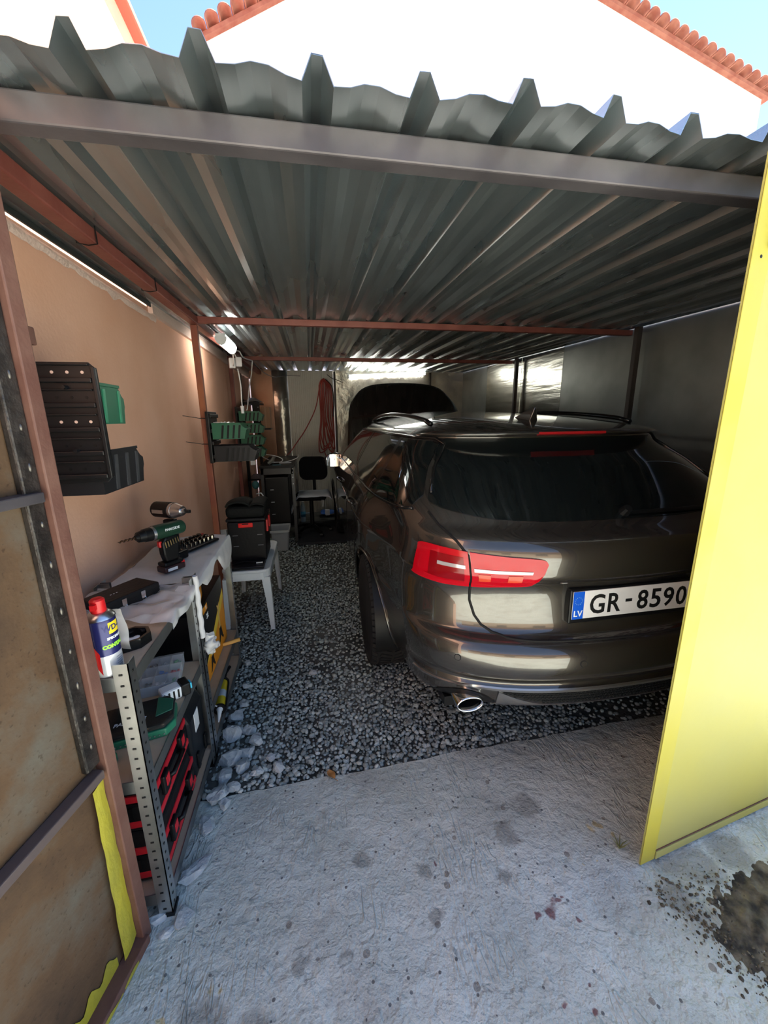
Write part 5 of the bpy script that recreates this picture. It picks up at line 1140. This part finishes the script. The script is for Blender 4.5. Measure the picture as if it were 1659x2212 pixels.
bo_ = thing('water_bottle', 'clear water bottle standing behind the swivel chair', 'bottle', (-.16, 5.72, 0)); MB().lathe([(.035, 0), (.037, .02), (.037, .19), (.030, .24), (.014, .285), (.014, .30)], n=16).build('bottle_body', M('bottle_plastic', (.45, .62, .72), .1, alpha=.5), bo_, smooth=2); MB().lathe([(.0375, .08), (.0375, .16)], n=16).build('bottle_label', M('bottle_label', (.05, .25, .4), .4), bo_, smooth=True); MB().cyl((0, 0, .30), (0, 0, .325), .016, n=12).build('bottle_cap', WHITE, bo_)
# ------------------------------------------------------------------ lamps and wiring
LED = M('led_tube', (.9, .9, .9), .4, emit=(1.0, .98, .88), estr=9.0)
lb = thing('led_batten', 'long glowing LED batten across the back wall', 'lamp', (1.235, 6.33, 2.125), 0, rot=(0, -.045, 0))
MB().box(-.61, .61, .02, .06, -.015, .02).build('housing', WHITE, lb); MB().box(-.61, .61, -.015, .02, -.022, .022).build('diffuser', LED, lb, bevel=.012)
for s in (-1, 1): MB().box(s * .61 - .008, s * .61 + .008, -.018, .06, -.025, .025).build('end_cap', WHITE, lb)
lf = thing('wall_lamp', 'short glowing LED lamp under the roof on the left', 'lamp', (-.62, 3.55, 2.055), 0)
MB().box(-.035, .035, -.23, .23, .02, .042).build('housing', WHITE, lf)
df = MB(); df.grid(lambda u, v: (.042 * math.cos(PI * (1 + u)), -.21 + .42 * v, .02 + .055 * math.sin(PI * (1 + u))), 10, 2); df.build('diffuser', LED, lf, smooth=True)
for s in (-1, 1): MB().prism([(.043 * math.cos(PI * (1 + i / 8)), .02 + .058 * math.sin(PI * (1 + i / 8))) for i in range(9)], -.01, .01, Matrix.Translation((0, s * .22, 0)) @ Matrix.Rotation(PI / 2, 4, 'X')).build('end_cap', WHITE, lf)
jx = thing('junction_box', 'white junction box hanging behind the short LED lamp', 'junction box', (-.655, 4.10, 1.985), math.radians(15))
MB().box(-.055, .0, -.03, .03, -.045, .045).build('box_half', WHITE, jx, bevel=.008); MB().box(.003, .058, -.03, .03, -.03, .055).build('box_half', WHITE, jx, bevel=.008)
def cable(label, pts, r, mat, nm='power_cable', cat='cable'):
    # smooth the polyline a little
    P = [Vector(p) for p in pts]; out = []
    for i in range(len(P) - 1):
        a, b, c, d = P[max(0, i - 1)], P[i], P[i + 1], P[min(len(P) - 1, i + 2)]
        for k in range(6):
            t = k / 6; out.append(.5 * ((2 * b) + (-a + c) * t + (2 * a - 5 * b + 4 * c - d) * t * t + (-a + 3 * b - 3 * c + d) * t**3))
    out.append(P[-1]); return tag(MB().tube(out, r, 6).build(nm, mat, smooth=True), label, cat)
cable('white cable curving from the short lamp to the junction box', [(-.62, 3.79, 2.06), (-.63, 3.88, 1.98), (-.655, 3.98, 1.95), (-.66, 4.05, 1.97)], .006, WHITE)
cable('white cable arching over the junction box', [(-.64, 4.08, 2.04), (-.65, 4.05, 2.08), (-.61, 4.1, 2.09), (-.59, 4.2, 2.05), (-.57, 4.7, 2.09)], .006, WHITE)
cable('white cable dropping from the junction box to a plug', [(-.64, 4.12, 1.94), (-.63, 4.14, 1.80), (-.635, 4.15, 1.66), (-.635, 4.15, 1.60)], .006, WHITE)
tag(MB().cyl((-.635, 4.15, 1.60), (-.635, 4.15, 1.53), .018, .014, 10).build('plug', WHITE, smooth=2), 'white plug hanging below the junction box', 'plug')
cable('long white cable hanging from the roof down to the bins', [(-.575, 4.72, 2.09), (-.60, 4.74, 1.95), (-.635, 4.72, 1.80), (-.66, 4.70, 1.62), (-.675, 4.69, 1.57)], .006, WHITE)
cable('grey cable slung along the roof to the back wall', [(-.57, 4.82, 2.08), (-.50, 5.3, 2.02), (-.42, 5.8, 2.03), (-.30, 6.3, 2.10), (-.1, 6.35, 2.10)], .005, M('cable_grey', (.2, .2, .2), .5))
cable('short black cable end hanging at the back wall top', [(.30, 6.33, 2.12), (.38, 6.3, 2.06), (.47, 6.3, 2.03), (.53, 6.3, 2.0)], .005, BLACK)
RC = M('red_cable', (.30, .035, .025), .45)
pts = []
for k in range(7):
    a = .09 + .012 * (k % 3); bot = .95 + .10 * ((k * 37) % 5) / 4 - (.12 if k == 3 else 0); dxk = (k - 3) * .012
    pts += [(.255 - a * .55 + dxk, 6.32 - k * .003, 1.95), (.255 + dxk * .3, 6.32 - k * .003, 2.06 - .008 * k), (.255 + a * .6 + dxk, 6.32 - k * .003, 1.93), (.255 + a * .45 + dxk * 2, 6.32, 1.5), (.27 + a * .7 + dxk, 6.32, bot + .16), (.26 + dxk * 3, 6.32, bot), (.25 - a * .5 + dxk * 2, 6.32, bot + .18), (.24 - a * .3 + dxk, 6.32, 1.5)]
cable('red cable hung in long loops on the back wall', pts, .009, RC, 'cable_coil')
cable('single red cable running from the coil down to the workbench', [(.17, 6.33, 1.90), (.10, 6.33, 1.62), (-.06, 6.33, 1.32), (-.22, 6.3, 1.10), (-.32, 6.2, .97), (-.36, 6.05, .95)], .008, RC)
cable('black cable end hanging beside the red coil', [(.27, 6.30, 2.05), (.36, 6.30, 1.95), (.385, 6.30, 1.75), (.37, 6.30, 1.58), (.365, 6.30, 1.50)], .008, BLACK)
# ------------------------------------------------------------------ broken concrete and leaf
def chunk(seed, sx, sy, sz):
    bm = bmesh.new(); r = random.Random(seed)
    for _ in range(22):
        v = Vector((r.gauss(0, 1), r.gauss(0, 1), r.gauss(0, 1))).normalized() * r.uniform(.75, 1.0)
        bm.verts.new((v.x * sx, v.y * sy, max(v.z, -.5) * sz))
    h_ = bmesh.ops.convex_hull(bm, input=bm.verts); bmesh.ops.delete(bm, geom=[g for g in h_['geom_interior'] if isinstance(g, bmesh.types.BMVert)], context='VERTS')
    bmesh.ops.subdivide_edges(bm, edges=bm.edges, cuts=1, use_grid_fill=True)
    for v in bm.verts: v.co += v.co.normalized() * mnoise.noise(v.co * 60 + Vector((seed, 0, 0))) * sx * .16
    me = bpy.data.meshes.new('concrete_chunk'); bm.to_mesh(me); bm.free(); me.materials.append(CHK); return me
CHK = M('broken_concrete', (.36, .395, .40), .9, col2=(.50, .54, .54), scale=25, bump=.7, bscale=70)
chunks = [(-.457, .973, .034, .042, .014, 'flat pale concrete flake in front of the near shelf foot'), (-.535, .982, .020, .036, .012, 'greenish narrow concrete flake beside the rusty door foot'), (-.492, .945, .030, .016, .008, 'thin bluish concrete sliver between the two flakes by the door'),
          (-.520, .905, .010, .006, .005, 'tiny white concrete crumb at the foot of the rusty door'), (-.455, 1.26, .030, .060, .018, 'long concrete flake lying against the red tool cases'), (-.455, 1.10, .030, .075, .014, 'thin concrete slab under the near shelf foot'),
          (-.435, 1.37, .050, .045, .030, 'big concrete lump at the slab corner beside the shelving'), (-.385, 1.40, .038, .030, .024, 'concrete lump at the left end of the slab edge'), (-.430, 1.46, .040, .040, .032, 'pale concrete lump behind the slab corner lump'),
          (-.420, 1.545, .055, .050, .045, 'largest crumbly concrete lump near the middle shelf foot'), (-.365, 1.50, .040, .035, .030, 'crumbly concrete lump right of the largest lump'), (-.355, 1.57, .045, .035, .025, 'flat concrete lump above the largest lump'),
          (-.438, 1.69, .055, .05, .045, 'whitish concrete lump by the middle shelf foot'), (-.362, 1.705, .042, .034, .030, 'smooth rounded concrete lump on the gravel'), (-.322, 1.632, .040, .040, .028, 'rounded concrete lump with a flat face on the gravel'),
          (-.445, 1.815, .050, .040, .028, 'grey angular stone slab beside the shelving'), (-.420, 1.90, .04, .03, .02, 'small concrete lump beyond the angular stone slab'), (-.300, 1.455, .036, .026, .020, 'pale concrete lump on the gravel near the slab edge'), (-.215, 1.462, .040, .028, .022, 'isolated pale concrete lump farthest right on the gravel'),
          (-.250, 1.52, .028, .022, .018, 'small concrete lump between the two pale ones'), (-.365, 2.09, .024, .022, .016, 'small white stone on the gravel left of centre'), (-.430, 2.05, .024, .026, .018, 'small white stone just off the shelving'), (-.056, 2.10, .034, .024, .014, 'flat pale stone in the middle of the gravel'),
          (-.455, 2.27, .030, .026, .022, 'white stone at the far shelf foot'), (-.405, 1.33, .026, .030, .018, 'small concrete lump overlapping the slab corner'), (-.345, 1.445, .026, .02, .016, 'brownish lump in the gravel at the slab edge')]
for k, (x, y, sx, sy, sz, lab) in enumerate(chunks):
    o_ = bpy.data.objects.new('concrete_chunk', chunk(k + 3, sx, sy, sz)); C.objects.link(o_); o_.location = (x, y, (.5 * sz if y < 1.38 else .25 * sz)); o_.rotation_euler = (0, 0, k * 1.7)
    tag(o_, lab, 'rubble', 'broken concrete beside the shelving')
lf_ = MB(); lf_.grid(lambda u, v: ((u - .5) * .03 * math.sin(PI * (.1 + .8 * v)), -.03 + .05 * v, .004 + .008 * abs(u - .5) + .003 * math.sin(v * 6)), 6, 8); lf_.tube([(0, -.03, .004), (.004, -.05, .006)], .0012, 4)
tag(lf_.build('dry_leaf', M('dry_leaf', (.42, .20, .06), .7), loc=(.01, 1.385, .004), rot=(0, 0, .5), smooth=True), 'dry orange leaf on the slab edge', 'leaf')
gw = thing('grass_tuft', 'small grass tuft growing beside the foot of the yellow door', 'grass', (.985, .90, 0))
for k in range(7):
    a = k * .9; MB().tube([(0, 0, 0), (.012 * math.cos(a), .012 * math.sin(a), .02), (.03 * math.cos(a), .03 * math.sin(a), .028 + .004 * k)], [.002, .002, .0006], 4).build('blade', M('grass_olive', (.16, .17, .07), .7), gw)
